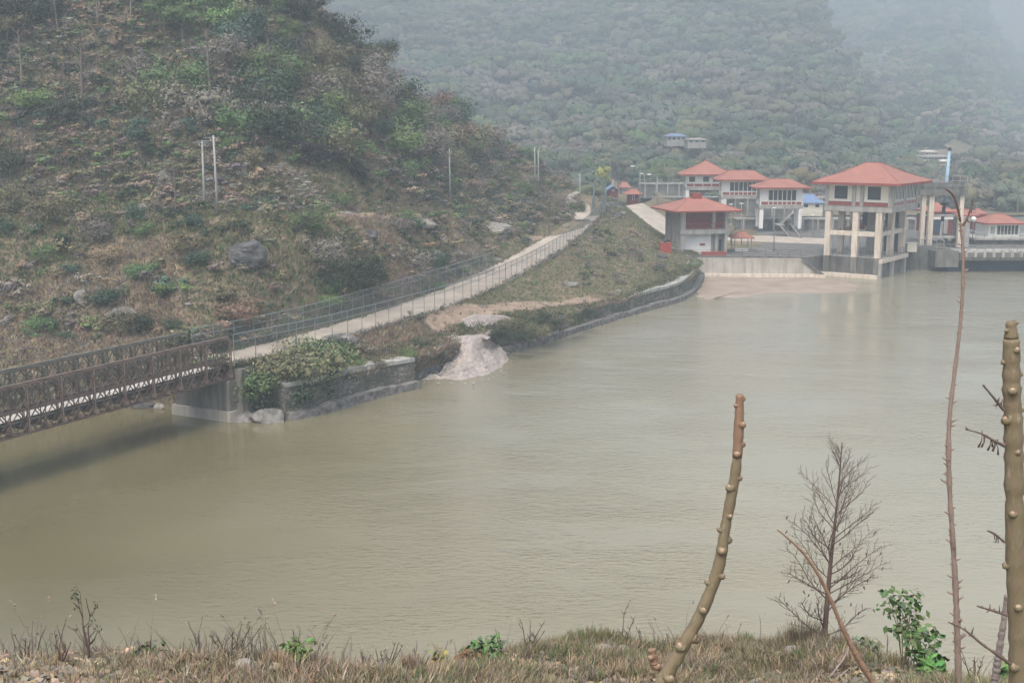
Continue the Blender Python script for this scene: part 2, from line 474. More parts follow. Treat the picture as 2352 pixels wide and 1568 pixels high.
def band_mesh(name, left, right, n, lift, mat, parent=None, kind=None, amp=0, m=6, wob=0, label=None):
    """a road or track sheet between two edge polylines"""
    L, R = np.array(left, float), np.array(right, float)
    u = np.linspace(0, len(L) - 1, n)
    A, B = crom(L, u), crom(R, u)
    t = np.linspace(0, 1, m)[None, :, None]
    G = A[:, None] * (1 - t) + B[:, None] * t
    if wob:
        s = fbm(G[:, :, 0], G[:, :, 1], 3, 3, 5)[..., None] * wob
        e = np.where((t == 0) | (t == 1), 1, 0)
        G = G + s * e * np.array([1, .6, 0])
    G[..., 2] += lift + amp * fbm(G[..., 0], G[..., 1], 4, 3, 9)
    idx = np.arange(n * m).reshape(n, m)
    Fq = np.stack([idx[:-1, :-1], idx[:-1, 1:], idx[1:, 1:], idx[1:, :-1]], -1).reshape(-1, 4)
    me = np_mesh(name, G.reshape(-1, 3), Fq)
    return part(name, me, mat, parent, kind=kind, label=label)

# ------------------------------------------------------------------ vegetation shapes: (V, quads, tmul, tadd)
def leaves(lumps, n, size, spread=.45, up=.3, flat=.8, var=1.0, rnd=.42):
    """leaf clumps through the volume of several ellipsoids"""
    L = np.array(lumps, float)
    vol = (L[:, 3] * L[:, 4] * L[:, 5]) ** .67
    k = rng.choice(len(L), n, p=vol / vol.sum())
    d = rng.normal(size=(n, 3)); d /= np.linalg.norm(d, axis=1)[:, None]
    r = 1 - spread * rng.random(n) ** 1.5
    c = L[k, :3] + d * r[:, None] * L[k, 3:6]
    nrm = d * flat + rng.normal(size=(n, 3)) * rnd; nrm[:, 2] += up
    nrm /= np.linalg.norm(nrm, axis=1)[:, None]
    a = rng.normal(size=(n, 3)); U = np.cross(nrm, a); U /= np.linalg.norm(U, axis=1)[:, None]; W = np.cross(nrm, U)
    s = size * (.6 + .8 * rng.random(n))[:, None]
    V = np.stack([c - U * s, c - W * s * .55 + nrm * s * .12, c + U * s, c + W * s * .55 + nrm * s * .12], 1).reshape(-1, 3)
    Fq = np.arange(4 * n).reshape(n, 4)
    tm = np.repeat((1 - .3 * var + .6 * var * rng.random(n))[:, None] * (1 + .12 * var * rng.normal(size=(n, 3))), 4, 0)
    return V, Fq, np.clip(tm, .3, 2), np.zeros((4 * n, 3))
_cf = []
for ax in range(3):
    for sg in (-1, 1):
        g = np.stack(np.meshgrid(np.linspace(-1, 1, 3), np.linspace(-1, 1, 3), indexing='ij'), -1).reshape(-1, 2)
        p_ = np.insert(g, ax, sg, axis=1); idx_ = np.arange(9).reshape(3, 3)
        f_ = np.stack([idx_[:-1, :-1], idx_[1:, :-1], idx_[1:, 1:], idx_[:-1, 1:]], -1).reshape(-1, 4)
        _cf.append((p_, f_ if (sg > 0) == (ax != 1) else f_[:, ::-1]))
CSV, _inv = np.unique(np.round(np.concatenate([p for p, f in _cf]), 6), axis=0, return_inverse=True)
CSF = _inv.reshape(-1)[np.concatenate([f + 9 * i for i, (p, f) in enumerate(_cf)])]
CSV = CSV / np.linalg.norm(CSV, axis=1)[:, None]
def core(lumps, k=.85, tone=.8):
    """the dense inside of a crown: one lumpy closed body per lump"""
    Vs, Fs = [], []
    for i, l in enumerate(lumps):
        r = (1 + .16 * rng.normal(size=len(CSV)))[:, None]
        Vs.append(np.array(l[:3]) + CSV * r * np.array(l[3:6]) * k); Fs.append(CSF + i * len(CSV))
    V = np.concatenate(Vs); return V, np.concatenate(Fs), np.full((len(V), 3), tone) * (1 + .1 * rng.normal(size=(len(V), 1))), np.zeros((len(V), 3))
def full(lumps, n, s, spread=.3, k=.85, **kw): return join(core(lumps, k), leaves(lumps, n, s, spread, **kw))
def wood(V, Fq, col): return V, Fq, np.zeros((len(V), 3)), np.tile(np.array(col, float), (len(V), 1))
def join(*parts):
    Vs, Fs, T, A = [], [], [], []; o = 0
    for V, Fq, tm, ta in parts:
        Vs.append(V); Fs.append(Fq + o); T.append(tm); A.append(ta); o += len(V)
    return np.concatenate(Vs), np.concatenate(Fs), np.concatenate(T), np.concatenate(A)
BARK = (.15, .13, .11)
def tufts(nb=6, h=.5, w=.05, spread=.15, lean=.5):
    Vs = []
    for i in range(nb):
        a = random.uniform(0, 2 * PI); r = random.uniform(0, spread); l = random.uniform(.1, lean) * h; hh = h * random.uniform(.6, 1.1)
        x, y = r * math.cos(a), r * math.sin(a); b = random.uniform(0, 2 * PI)
        wx, wy = w * math.cos(b), w * math.sin(b)
        mx, my = x + math.cos(a) * l * .35, y + math.sin(a) * l * .35
        tx, ty = x + math.cos(a) * l, y + math.sin(a) * l
        Vs += [(x - wx, y - wy, -.05), (x + wx, y + wy, -.05), (mx + wx * .8, my + wy * .8, hh * .6), (mx - wx * .8, my - wy * .8, hh * .6),
               (mx - wx * .8, my - wy * .8, hh * .6), (mx + wx * .8, my + wy * .8, hh * .6), (tx + wx * .1, ty + wy * .1, hh), (tx - wx * .1, ty - wy * .1, hh)]
    V = np.array(Vs); n = len(V)
    tm = np.repeat(.84 + .32 * np.random.default_rng(nb).random((n // 8, 1)), 8, 0) * np.ones((n, 3))
    return V, np.arange(n).reshape(-1, 4), tm, np.zeros((n, 3))
def bare(h=6, levels=3, seed=1, r0=.1, spread=.7, nb=7, sides=3, upb=.3, start=.25, maxlen=.45):
    """leafless tree: a leader and branches, each branch again"""
    rr = random.Random(seed); out = []
    def grow(p, d, L, r, lev):
        n = 6 if lev == 0 else 4
        pts = [np.array(p, float)]; d = np.array(d, float)
        for i in range(n):
            d = d + np.array([rr.gauss(0, .07), rr.gauss(0, .07), rr.gauss(0, .04) + (.05 if lev else 0)]) * (1 if lev else .5)
            d /= np.linalg.norm(d); pts.append(pts[-1] + d * L / n)
        pts = np.array(pts); rad = np.linspace(r, r * .25, n + 1)
        out.append(wood(*tube(pts, rad, sides + (2 if lev == 0 else 0)), BARK))
        if lev >= levels: return
        k = nb if lev == 0 else max(2, nb - 2 * lev)
        if lev == 0: k = nb * 2
        for j in range(k):
            t = start + (1 - start) * (j + rr.random()) / k if lev == 0 else .2 + .75 * (j + rr.random()) / k
            t = min(t, .97)
            q = t * n; i = int(q); P = pts[i] * (1 - (q - i)) + pts[min(i + 1, n)] * (q - i)
            a = rr.uniform(0, 2 * PI) if lev == 0 else None
            if lev == 0:
                nd = np.array([math.cos(a) * spread, math.sin(a) * spread, upb + .35 * rr.random() + .4 * t])
                LL = L * maxlen * (1.1 - .75 * t) * rr.uniform(.7, 1.1)
            else:
                rd = np.array([rr.gauss(0, 1) for _ in range(3)]); rd[2] = abs(rd[2]) * .5
                nd = d * .8 + rd * .5; LL = L * rr.uniform(.3, .55)
            grow(P, nd / np.linalg.norm(nd), LL, max(r * .45 * (1.1 - .6 * t), r0 * .05), lev + 1)
    grow((0, 0, -.1), (0, 0, 1), h, r0, 0)
    return join(*out)
def blob_lumps(w, h, n, z0=0.1, seed=0):
    rr = random.Random(seed); o = []
    for i in range(n):
        a = rr.uniform(0, 2 * PI); r = w * .5 * rr.random() ** .5
        s = w * rr.uniform(.22, .38)
        o.append((math.cos(a) * r, math.sin(a) * r, z0 * h + rr.uniform(.2, .75) * h, s, s, s * rr.uniform(.6, .9) * min(1, h / w * 1.3)))
    return o
def shrub(w=2.2, h=1.6, nl=5, n=160, s=.13, seed=0, twigs=5):
    rr = random.Random(seed)
    ps = [leaves(blob_lumps(w, h, nl, 0.0, seed), n, s)]
    for i in range(twigs):
        a = rr.uniform(0, 2 * PI); e = (math.cos(a) * w * .35, math.sin(a) * w * .35, h * rr.uniform(.6, .95))
        ps.append(wood(*tube([(0, 0, -.2), (e[0] * .4, e[1] * .4, e[2] * .5), e], [.04, .03, .012], 3), BARK))
    return join(*ps)
def tree(h=7, cw=5, ch=4.5, nl=7, n=420, s=.26, seed=0, tr=.14, col=BARK):
    rr = random.Random(seed)
    lum = [(x, y, z + h - ch, a, b, c) for x, y, z, a, b, c in blob_lumps(cw, ch, nl, 0, seed)]
    lean = rr.uniform(-.3, .3)
    top = np.array([lean, rr.uniform(-.3, .3), h - ch * .45])
    tw = [wood(*tube([(0, 0, -.3), (lean * .3, 0, (h - ch) * .6), (lean * .7, 0, h - ch), top], [tr, tr * .8, tr * .65, tr * .3], 5), col)]
    for l in lum[:6]:
        tw.append(wood(*tube([(lean * .6, 0, (h - ch) * .9), (l[0] * .5 + lean * .4, l[1] * .5, (h - ch + l[2]) / 2), (l[0], l[1], l[2])], [tr * .5, tr * .35, tr * .12], 3), col))
    return full(lum, n, s, .45, .45), join(*tw)
def scatter(name, variants, pts, sc, tint, mat='leaf', label=None, kind='stuff', tilt=0.0, vidx=None, **kw):
    """many variants written into one mesh (for what nobody could count)"""
    n = len(pts); sc = np.broadcast_to(sc, (n,)); vi = rng.integers(0, len(variants), n) if vidx is None else vidx
    ang = rng.random(n) * 2 * PI
    VV, FF, TT = [], [], []; off = 0
    for k, (V, Fq, tm, ta) in enumerate(variants):
        ids = np.where(vi == k)[0]
        if not len(ids): continue
        ca, sa = np.cos(ang[ids])[:, None], np.sin(ang[ids])[:, None]
        x = V[None, :, 0] * ca - V[None, :, 1] * sa; y = V[None, :, 0] * sa + V[None, :, 1] * ca
        z = np.broadcast_to(V[None, :, 2], x.shape)
        W = np.stack([x, y, z], -1) * sc[ids][:, None, None] + pts[ids][:, None]
        VV.append(W.reshape(-1, 3))
        FF.append((Fq[None] + (np.arange(len(ids)) * len(V))[:, None, None]).reshape(-1, 4) + off)
        TT.append((tint[ids][:, None] * tm[None] + ta[None]).reshape(-1, 3)); off += len(ids) * len(V)
    me = np_mesh(name, np.concatenate(VV), np.concatenate(FF), np.clip(np.concatenate(TT), 0.005, 1), smooth=True)
    o = part(name, me, mat)
    o['kind'] = kind
    if label: o['label'] = label
    for a, b in kw.items(): o[a] = b
    return o
def inframe(P, m=120):
    x, y = topx(P); return (x > -m) & (x < 2352 + m) & (y > -m) & (y < 1568 + m)
def rock_mesh(r, seed, squash=(1, 1, .7), cuts=9, sub=16):
    """angular boulder: a sphere cut by random planes"""
    rr = np.random.default_rng(seed)
    th = np.linspace(0, PI, sub + 1); ph = np.linspace(0, 2 * PI, 2 * sub, endpoint=False)
    D = np.stack([np.sin(th)[:, None] * np.cos(ph), np.sin(th)[:, None] * np.sin(ph), np.cos(th)[:, None] * np.ones_like(ph)], -1).reshape(-1, 3)
    R = np.ones(len(D))
    for i in range(cuts):
        n = rr.normal(size=3); n /= np.linalg.norm(n); dd = rr.uniform(.55, .85)
        c = D @ n; R = np.where(c > 1e-3, np.minimum(R, dd / np.maximum(c, 1e-3)), R)
    R *= 1 + .05 * fbm(D[:, 0] * 5 + seed, D[:, 1] * 5 + D[:, 2] * 3, 1, 4, seed)
    V = D * R[:, None] * np.array(squash) * r
    m = 2 * sub; Fs = []
    for i in range(sub):
        for j in range(m): Fs.append((i * m + j, (i + 1) * m + j, (i + 1) * m + (j + 1) % m, i * m + (j + 1) % m))
    return V, Fs
# ------------------------------------------------------------------ water and the ground
me = bpy.data.meshes.new('water')
me.from_pydata([(-900, -60, 0), (1500, -60, 0), (1500, 2300, 0), (-900, 2300, 0)], [], [(0, 1, 2, 3)])
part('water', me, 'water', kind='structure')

# left bank with the road shelf and the spur behind it; columns run from the water up to the ridge
A = [PZ(-450, 1010, 0), PZ(0, 955, 0), PZ(300, 934, 0), PZ(545, 958, 0), PZ(800, 927, 0), PZ(1130, 819, 0), PZ(1420, 731, 0), PZ(1583, 678, 0), PZ(1606, 641, 0)]
bz = [1.5, 1.5, 1.5, 3.2, 2.7, 2.5, 2.4, 2.6, 2.9]
Bz = [np.array([a[0], a[1] + (.5 if z < 2 else .05), z]) for a, z in zip(A, bz)]
A = [a + (np.array([-.9, 1.25, 0]) if i >= 3 else 0) for i, a in enumerate(A)]
A1 = [a - np.array([0, .1, 1.4]) for a in A]
Cc = [Q(-450, 107, 3.6), Q(0, 107, 3.6), Q(300, 106, 3.8), Q(540, 102.6, 4.3), PZ(805, 815, 3.6), PZ(1150, 712, 3.9), PZ(1400, 686, 2.9), PZ(1548, 614, 3.1), PZ(1585, 590, 3.2)]
D = [Q(-450, 112, 5.3), Q(0, 111, 5.3), Q(300, 109, 5.2), PZ(532, 835, 4.96), PZ(800, 772, 5.05), PZ(1100, 677, 5.2), PZ(1290, 576, 6.4), PZ(1378, 496, 8.7), PZ(1376, 452, 10.5)]
def perp(i, w):
    a = D[i - 1] if i > 3 else D[i]; b = D[i + 1]
    t = (b - a)[:2]; t /= np.linalg.norm(t)
    return D[i] + np.array([-t[1] * w, t[0] * w, 0])
E = [D[0] + (0, 2, .2), D[1] + (0, 2, .2), D[2] + (0, 2, .2), perp(3, 4.4), perp(4, 4.8), perp(5, 6.0), perp(6, 6.0), PZ(1318, 500, 8.8), PZ(1345, 447, 10.6)]
Fr = [E[0] + (0, 1.5, .5), E[1] + (0, 1.5, .5), E[2] + (0, 1.5, .5), E[3] + (-.6, 1.0, .15), E[4] + (-.8, 1.0, .15), E[5] + (-.8, 1.2, .1), E[6] + (-1, 1.5, .1), E[7] + (-1.5, 1, .1), E[8] + (-2, 2, .1)]
G = [PZ(-450, 470, 17), PZ(0, 464, 17), PZ(300, 478, 16.5), PZ(500, 494, 16), PZ(750, 502, 15), PZ(960, 500, 13), Q(1150, 199, 10.2), Q(1285, 238, 11.3), Q(1310, 285, 12.3)]
Gm = [(f * .45 + g * .55) + (0, 0, dz) for f, g, dz in zip(Fr, G, [1.5, 1.5, 1.5, 2.0, 2.2, .8, .2, 0, 0])]
pxG = [-450, 0, 300, 500, 750, 960, 1150, 1280, 1305]
Hh = [Q(p, g[1] + dd, g[2] + .5) for p, g, dd in zip(pxG, G, [8, 8, 8, 9, 9, 10, 8, 5, 4])]
J = [Q(-450, 185, 55), Q(0, 188, 55), Q(300, 192, 55), Q(560, 195, 52), PD(742, 22, 197), PD(905, 200, 208), PD(1060, 288, 240), PD(1190, 362, 264), PD(1296, 436, 290)]
I = [h * .5 + j * .5 + (0, 0, dz) for h, j, dz in zip(Hh, J, [-2, -2, -1, 0, 1, 2, 1.5, 1, 0])]
K = [j + (12, 50, -22) for j in J[:-1]] + [J[-1] + (5, 40, -8)]
bank = Loft([A1, A, Bz, Cc, D, E, Fr, Gm, G, Hh, I, J, K], 420, [2, 3, 10, 12, 4, 3, 26, 26, 16, 50, 60, 24],
            amp=[0, .15, .2, .35, .05, .03, .1, 1.2, .7, .4, 2.6, 2.0, 2], nscale=7, seed=3)
roadv = (bank.v > 3.92) & (bank.v < 5.08)
bank.finish()
track = [PZ(1440, 678, 2.9), PZ(1350, 695, 2.8), PZ(1220, 705, 3.0), PZ(1120, 700, 3.4), PZ(1070, 715, 3.9), PZ(1085, 745, 3.2), PZ(1060, 780, 2.8)]
track_px = [(1070, 735, 90, 35, 1.0), (1110, 740, 70, 30, 1), (1230, 706, 120, 14, .8), (1380, 692, 90, 10, .8), (1075, 775, 40, 20, .9),
            (860, 495, 160, 7, .8), (1130, 550, 90, 8, .5), (700, 425, 60, 55, .55), (640, 400, 45, 40, .5), (760, 480, 40, 14, .6), (1240, 548, 60, 6, .8), (595, 640, 30, 40, .4), (640, 525, 100, 12, .3), (250, 790, 60, 15, .3), (1000, 230, 25, 50, .3), (900, 265, 25, 60, .45), (730, 160, 30, 14, .6)]
def px_patches(V, patches):
    x, y = topx(V); d = np.zeros(len(V))
    for cx, cy, rx, ry, a in patches:
        q = ((x - cx) / rx) ** 2 + ((y - cy) / ry) ** 2
        d = np.maximum(d, a * np.clip(1.6 - q, 0, 1))
    return d
dirt = px_patches(bank.V, track_px)
o = part('hillside', np_mesh('hillside', bank.V, bank.Fq, dirt=dirt, smooth=True), 'ground', kind='structure')

# grass shoulder between the road and the ramp road
mid = (Cc[8] + D[8]) / 2
r0 = [Cc[8], mid, D[8]]
r1 = [PZ(1606, 586, 3.25), PZ(1510, 534, 5.2), PZ(1434, 474, 8.5)]
r2 = [PZ(1650, 566, 3.3), PZ(1552, 514, 5.3), PZ(1476, 468, 8.6)]
r3 = [Q(1720, 300, 4), Q(1610, 296, 5), Q(1510, 300, 8.2)]
r4 = [Q(1720, 345, 4.2), Q(1610, 345, 5.5), Q(1490, 345, 8.6)]
shoulder = Loft([r0, r1, r2, r3, r4], 60, [20, 6, 16, 8], amp=[.1, .05, .05, .4, 1], nscale=5, seed=8)
shoulder.finish()
part('grass_shoulder', np_mesh('grass_shoulder', shoulder.V, shoulder.Fq, dirt=np.zeros(len(shoulder.V)), smooth=True), 'ground', kind='structure')

# roads
band_mesh('road', E[3:8], D[3:8], 120, .05, 'road', kind='structure', m=5)
def hr(px, py):
    p = hit(px, py, [bank]); return p if p is not None else PZ(px, py, 11)
band_mesh('upper_road', [hr(1322, 508), hr(1312, 492), hr(1306, 474), hr(1296, 462), hr(1306, 450), hr(1322, 443)], [hr(1352, 508), hr(1356, 490), hr(1352, 474), hr(1318, 462), hr(1322, 452), hr(1334, 444)], 60, .30, 'road', kind='structure')
band_mesh('ramp_road', [r1[0], r1[1], r1[2]], [r2[0], r2[1], r2[2]], 40, .12, 'road', kind='structure', m=5)

# mountains
PX = [300, 700, 1100, 1500, 1820, 1905, 2000, 2100, 2250, 2500, 2900]
RD = [(1250, -90), (1250, -90), (1250, -90), (1230, -90), (1100, -20), (960, 100), (860, 240), (740, 352), (560, 405), (480, 425), (480, 425)]
def slope_rows(PX, RD, d0, z0, ts, p, back):
    rows = []
    for t in ts:
        row = []
        for px, (dr, yr) in zip(PX, RD):
            d = d0 + (dr - d0) * t; y0 = yq(d0, z0)
            row.append(PD(px, y0 + (yr - y0) * t ** p, d))
        rows.append(row)
    rows.append([q + back for q in rows[-1]])
    return rows
rows1 = slope_rows(PX, RD, 300, 3.6, [0, .12, .25, .4, .6, .8, 1], .9, np.array([30, 120, -60]))
mount = Loft(rows1, 300, [10, 14, 20, 30, 30, 30, 6], amp=[0, .7, 3, 7, 13, 15, 7, 7], nscale=95, seed=21, octv=5)
mount.finish()
roadline = px_patches(mount.V, [(1480, 284, 90, 2.5, 1), (1320, 278, 60, 2, .8), (1240, 262, 30, 2, .8), (1590, 300, 40, 2, .6), (2060, 330, 60, 25, .3)])
part('mountain', np_mesh('mountain', mount.V, mount.Fq, dirt=roadline, smooth=True), 'ground_far', kind='structure')
PX2 = [1300, 1700, 2000, 2170, 2225, 2262, 2320, 2420, 2600, 3100]
RD2 = [(2200, -60), (2200, -60), (2200, -60), (2150, -50), (2100, 8), (2050, 80), (2000, 150), (1900, 235), (1850, 300), (1850, 320)]
rows2 = slope_rows(PX2, RD2, 470, 3, [0, .08, .2, .4, .7, 1], .75, np.array([60, 200, -80]))
mount2 = Loft(rows2, 200, [10, 16, 24, 24, 24, 6], amp=[0, 1, 5, 12, 16, 6, 6], nscale=130, seed=33, octv=5)
mount2.finish()
part('far_mountain', np_mesh('far_mountain', mount2.V, mount2.Fq, dirt=px_patches(mount2.V, [(2150, 340, 40, 14, .6)]), smooth=True), 'ground_far', kind='structure')
rows3 = slope_rows([1500, 2000, 2500, 3300], [(2900, -60), (2900, -60), (2900, -60), (2900, -60)], 2100, 30, [0, .3, .6, 1], 1, np.array([0, 60, -60]))
mount3 = Loft(rows3, 60, [8, 8, 8, 3], amp=[0, 10, 20, 20, 10], nscale=200, seed=5)
mount3.finish()
part('farthest_mountain', np_mesh('farthest_mountain', mount3.V, mount3.Fq, dirt=np.zeros(len(mount3.V)), smooth=True), 'ground_far', kind='structure')
LOFTS = [bank, shoulder, mount, mount2]

# ------------------------------------------------------------------ near bank the picture is taken from
LP = [-500, -100, 150, 400, 600, 800, 960, 1080, 1200, 1310, 1420, 1520, 1640, 1750, 1880, 2000, 2120, 2250, 2400, 2800]
LY = [1500, 1512, 1503, 1505, 1515, 1540, 1548, 1525, 1492, 1475, 1472, 1474, 1466, 1480, 1478, 1500, 1545, 1585, 1600, 1610]
LD = [7.5, 7.6, 7.8, 7.8, 7.8, 7.8, 8.2, 9, 10, 10.8, 11, 11, 11.2, 11, 10.5, 10, 9, 8, 7.6, 7.6]
n0 = [Q(p, .8, 23.25) for p in LP]
n0 = [np.array([(p - CX) / 2756 * 6, -2.5, 23.4]) for p in LP]
n1 = [np.array([(p - CX) / 2756 * 2 * 2.2, 1.0, 23.2]) for p in LP]
n2 = [PD(p, 1568 + 230, d * .58) for p, d in zip(LP, LD)]
n3 = [PD(p, y + (1568 - y) * .62 + 12, d * .86) for p, y, d in zip(LP, LY, LD)]
n4 = [PD(p, y, d) for p, y, d in zip(LP, LY, LD)]
n5 = [q + (q[0] * .12, 1.3, -1.3) for q in n4]
n6 = [q + (q[0] * .8, 9, -9) for q in n4]
n7 = [np.array([q[0] * 3.2, q[1] + 26, -1.2]) for q in n4]
near = Loft([n0, n1, n2, n3, n4, n5, n6, n7], 360, [3, 8, 24, 26, 12, 16, 10], amp=[.02, .05, .05, .06, .07, .15, .5, .8], nscale=.9, seed=2, octv=5)
near.finish()
nd = px_patches(near.V, [(1640, 1485, 60, 14, .6), (1390, 1500, 70, 16, .5), (520, 1530, 120, 20, .35), (80, 1540, 100, 20, .35), (900, 1550, 80, 14, .5), (1960, 1540, 60, 10, .5), (2250, 1590, 60, 15, .3)])
part('near_bank', np_mesh('near_bank', near.V, near.Fq, dirt=nd, smooth=True), 'ground_near', kind='structure')

# sandbar below the concrete apron
sb = [(1590, 684), (1602, 655), (1622, 634), (1700, 634), (1800, 636), (1890, 636), (1960, 648), (1990, 660), (1960, 671), (1860, 674), (1780, 672), (1700, 684), (1650, 684), (1615, 690)]
P = np.array([PZ(x, y, 0) for x, y in sb]); c = P.mean(0)
V = [tuple(c + (0, 0, .30))]; Fs = []; n = len(P); rings = 8
dense = crom(np.vstack([P, P[:1]]), np.linspace(0, n, 97)[:-1]); m_ = len(dense)
for r in range(1, rings + 1):
    t = r / rings
    for q in dense:
        w = c + (q - c) * t * (1 + .02 * fbm(np.array([q[0] * 2.]), np.array([q[1] * 2.]), 3, 3, 4)[0] * 3)
        z = .30 * (1 - t ** 3) - .14 * (t > .99)
        z += .08 * fbm(np.array([w[0]]), np.array([w[1]]), 6, 3, 6)[0] * (1 - t)
        V.append((w[0], w[1], z))
for j in range(m_): Fs.append((0, 1 + j, 1 + (j + 1) % m_))
for r in range(rings - 1):
    a = 1 + r * m_; b_ = a + m_
    for j in range(m_): Fs.append((a + j, b_ + j, b_ + (j + 1) % m_, a + (j + 1) % m_))
mb = MB(); mb.add(V, Fs, True)
part('sandbar', mb, 'mudsand', None, (0, 0, 0), kind='structure')

# pale sand that has slid over the wall into the water
def sand_loft(rows, label, amp, seed):
    L = Loft(rows, 60, [14] * (len(rows) - 1), amp=amp, nscale=1.3, seed=seed, octv=4)
    g = np.sin(L.G[:, :, 0] * 2.2 + 3 * fbm(L.G[:, :, 0], L.G[:, :, 1], 3, 2, 4)) * .10
    L.G[:, :, 2] += g * np.interp(L.v, np.arange(len(rows)), [0] + [1] * (len(rows) - 2) + [0])[:, None]
    V = L.G.reshape(-1, 3); b = V.mean(0); b[2] = -.5
    o = part('sand_heap', np_mesh('sand_heap', V - b, L.Fq, smooth=True), 'sand', None, b, label, 'sand heap'); o.location = tuple(b)
R0 = [Q(1035, 129, 2.4), Q(1060, 130, 2.6), Q(1085, 130.5, 2.7), Q(1110, 131, 2.6), Q(1130, 131, 2.2)]
R1 = [PZ(1031, 782, 2.75), PZ(1058, 775, 3.0), PZ(1084, 771, 3.1), PZ(1104, 772, 3.0), PZ(1120, 781, 2.7)]
R2 = [PZ(1042, 812, 1.35), PZ(1062, 808, 1.7), PZ(1085, 806, 1.8), PZ(1112, 803, 1.5), PZ(1152, 801, 1.0)]
R3 = [PZ(1010, 850, .35), PZ(1046, 848, .55), PZ(1085, 846, .6), PZ(1128, 838, .4), PZ(1170, 821, .15)]
R4 = [PZ(952, 884, -.25), PZ(1030, 881, -.25), PZ(1085, 877, -.25), PZ(1132, 864, -.25), PZ(1188, 825, -.25)]
sand_loft([R0, R1, R2, R3, R4], 'pale grey sand slide spilling over the stone wall into the water', [0, .3, .7, .55, .25], 3)
def hb(px, py, dz):
    p = hit(px, py, [bank]); return (p if p is not None else PZ(px, py, 3.5)) + (0, 0, dz)
R0 = [hb(p, y, -.25) for p, y in ((1062, 730), (1085, 722), (1115, 720), (1148, 724), (1176, 730))]
R1 = [hb(p, y, dz) for p, y, dz in ((1060, 742, .35), (1085, 738, .75), (1112, 737, .8), (1142, 737, .65), (1180, 736, .3))]
R2 = [hb(p, y, -.25) for p, y in ((1064, 752), (1085, 762), (1110, 762), (1145, 750), (1188, 740))]
sand_loft([R0, R1, R2], 'low pale grey sand heap on the dirt track behind the wall', [0, .3, .1], 9)
_ = 0
# ------------------------------------------------------------------ retaining walls
def wall_thing(name, line, label, h_add=.0, foot=True, thick=1.7, mat='masonry', base_z=-1.2):
    """line: list of (xy of the foot, top z). a stone wall with a coping and a footing ledge"""
    P = [np.array(q, float) for q in line]
    t = thing(name, label, 'retaining wall', (P[0][0], P[0][1], 0))
    n = 48; u = np.linspace(0, len(P) - 1, n); L = crom(np.array(P), u)
    T = np.gradient(L[:, :2], axis=0); T /= np.linalg.norm(T, axis=1)[:, None]
    N = np.stack([T[:, 1], -T[:, 0]], 1)           # towards the water
    jag = .22 * fbm(L[:, 0], L[:, 1], 2.2, 4, 7)
    def sweep(mb, o0, o1, z0, z1, zj=0):
        V = []; Fs = []
        for i in range(n):
            a = L[i, :2] + N[i] * o0; b = L[i, :2] + N[i] * o1
            zt = (L[i, 2] if z1 is None else z1) + jag[i] * zj; zb = z0 if z0 is not None else L[i, 2] - .25
            V += [(a[0], a[1], zb), (b[0], b[1], zb), (b[0], b[1] , zt), (a[0], a[1], zt)]
        for i in range(n - 1):
            q = i * 4; r = q + 4
            Fs += [(q, r, r + 1, q + 1), (q + 1, r + 1, r + 2, q + 2), (q + 2, r + 2, r + 3, q + 3), (q + 3, r + 3, r, q)]
        Fs += [(0, 1, 2, 3), (4 * n - 1, 4 * n - 2, 4 * n - 3, 4 * n - 4)]
        mb.add(V, Fs)
    m = MB(); sweep(m, -thick, .0, base_z, None, 1); part('wall', m, mat, t)
    m = MB(); sweep(m, -thick - .08, .1, None, None, 1)
    for i, v in enumerate(m.v):
        if i % 4 in (2, 3): m.v[i] = (v[0], v[1], v[2] + .14)
    part('coping', m, 'concrete', t)
    if foot:
        m = MB(); sweep(m, -.1, .9, base_z, .7, 1.2); part('footing', m, 'rock', t)
    return t
def W3(px, py, zt): q = PZ(px, py, 0); return (q[0], q[1] + .3, zt)
wall_thing('retaining_wall', [W3(655, 964, 3.1), W3(743, 945, 3.0), W3(809, 925, 3.0), W3(887, 905, 2.9), W3(952, 890, 2.8)], 'dark stone river wall nearest the bridge, partly under bushes')
wall_thing('retaining_wall', [W3(945, 868, 1.6) , W3(990, 852, 2.9), W3(1045, 838, 3.0)], 'short setback stone wall just left of the sand slide', foot=True)
wall_thing('retaining_wall', [W3(1120, 822, 2.6), W3(1200, 799, 2.5), W3(1290, 771, 2.4), W3(1400, 736, 2.4), W3(1480, 713, 2.5), W3(1552, 693, 2.6), W3(1586, 672, 2.8), W3(1606, 640, 3.0)], 'long curving stone river wall from sand slide to the sandbar')

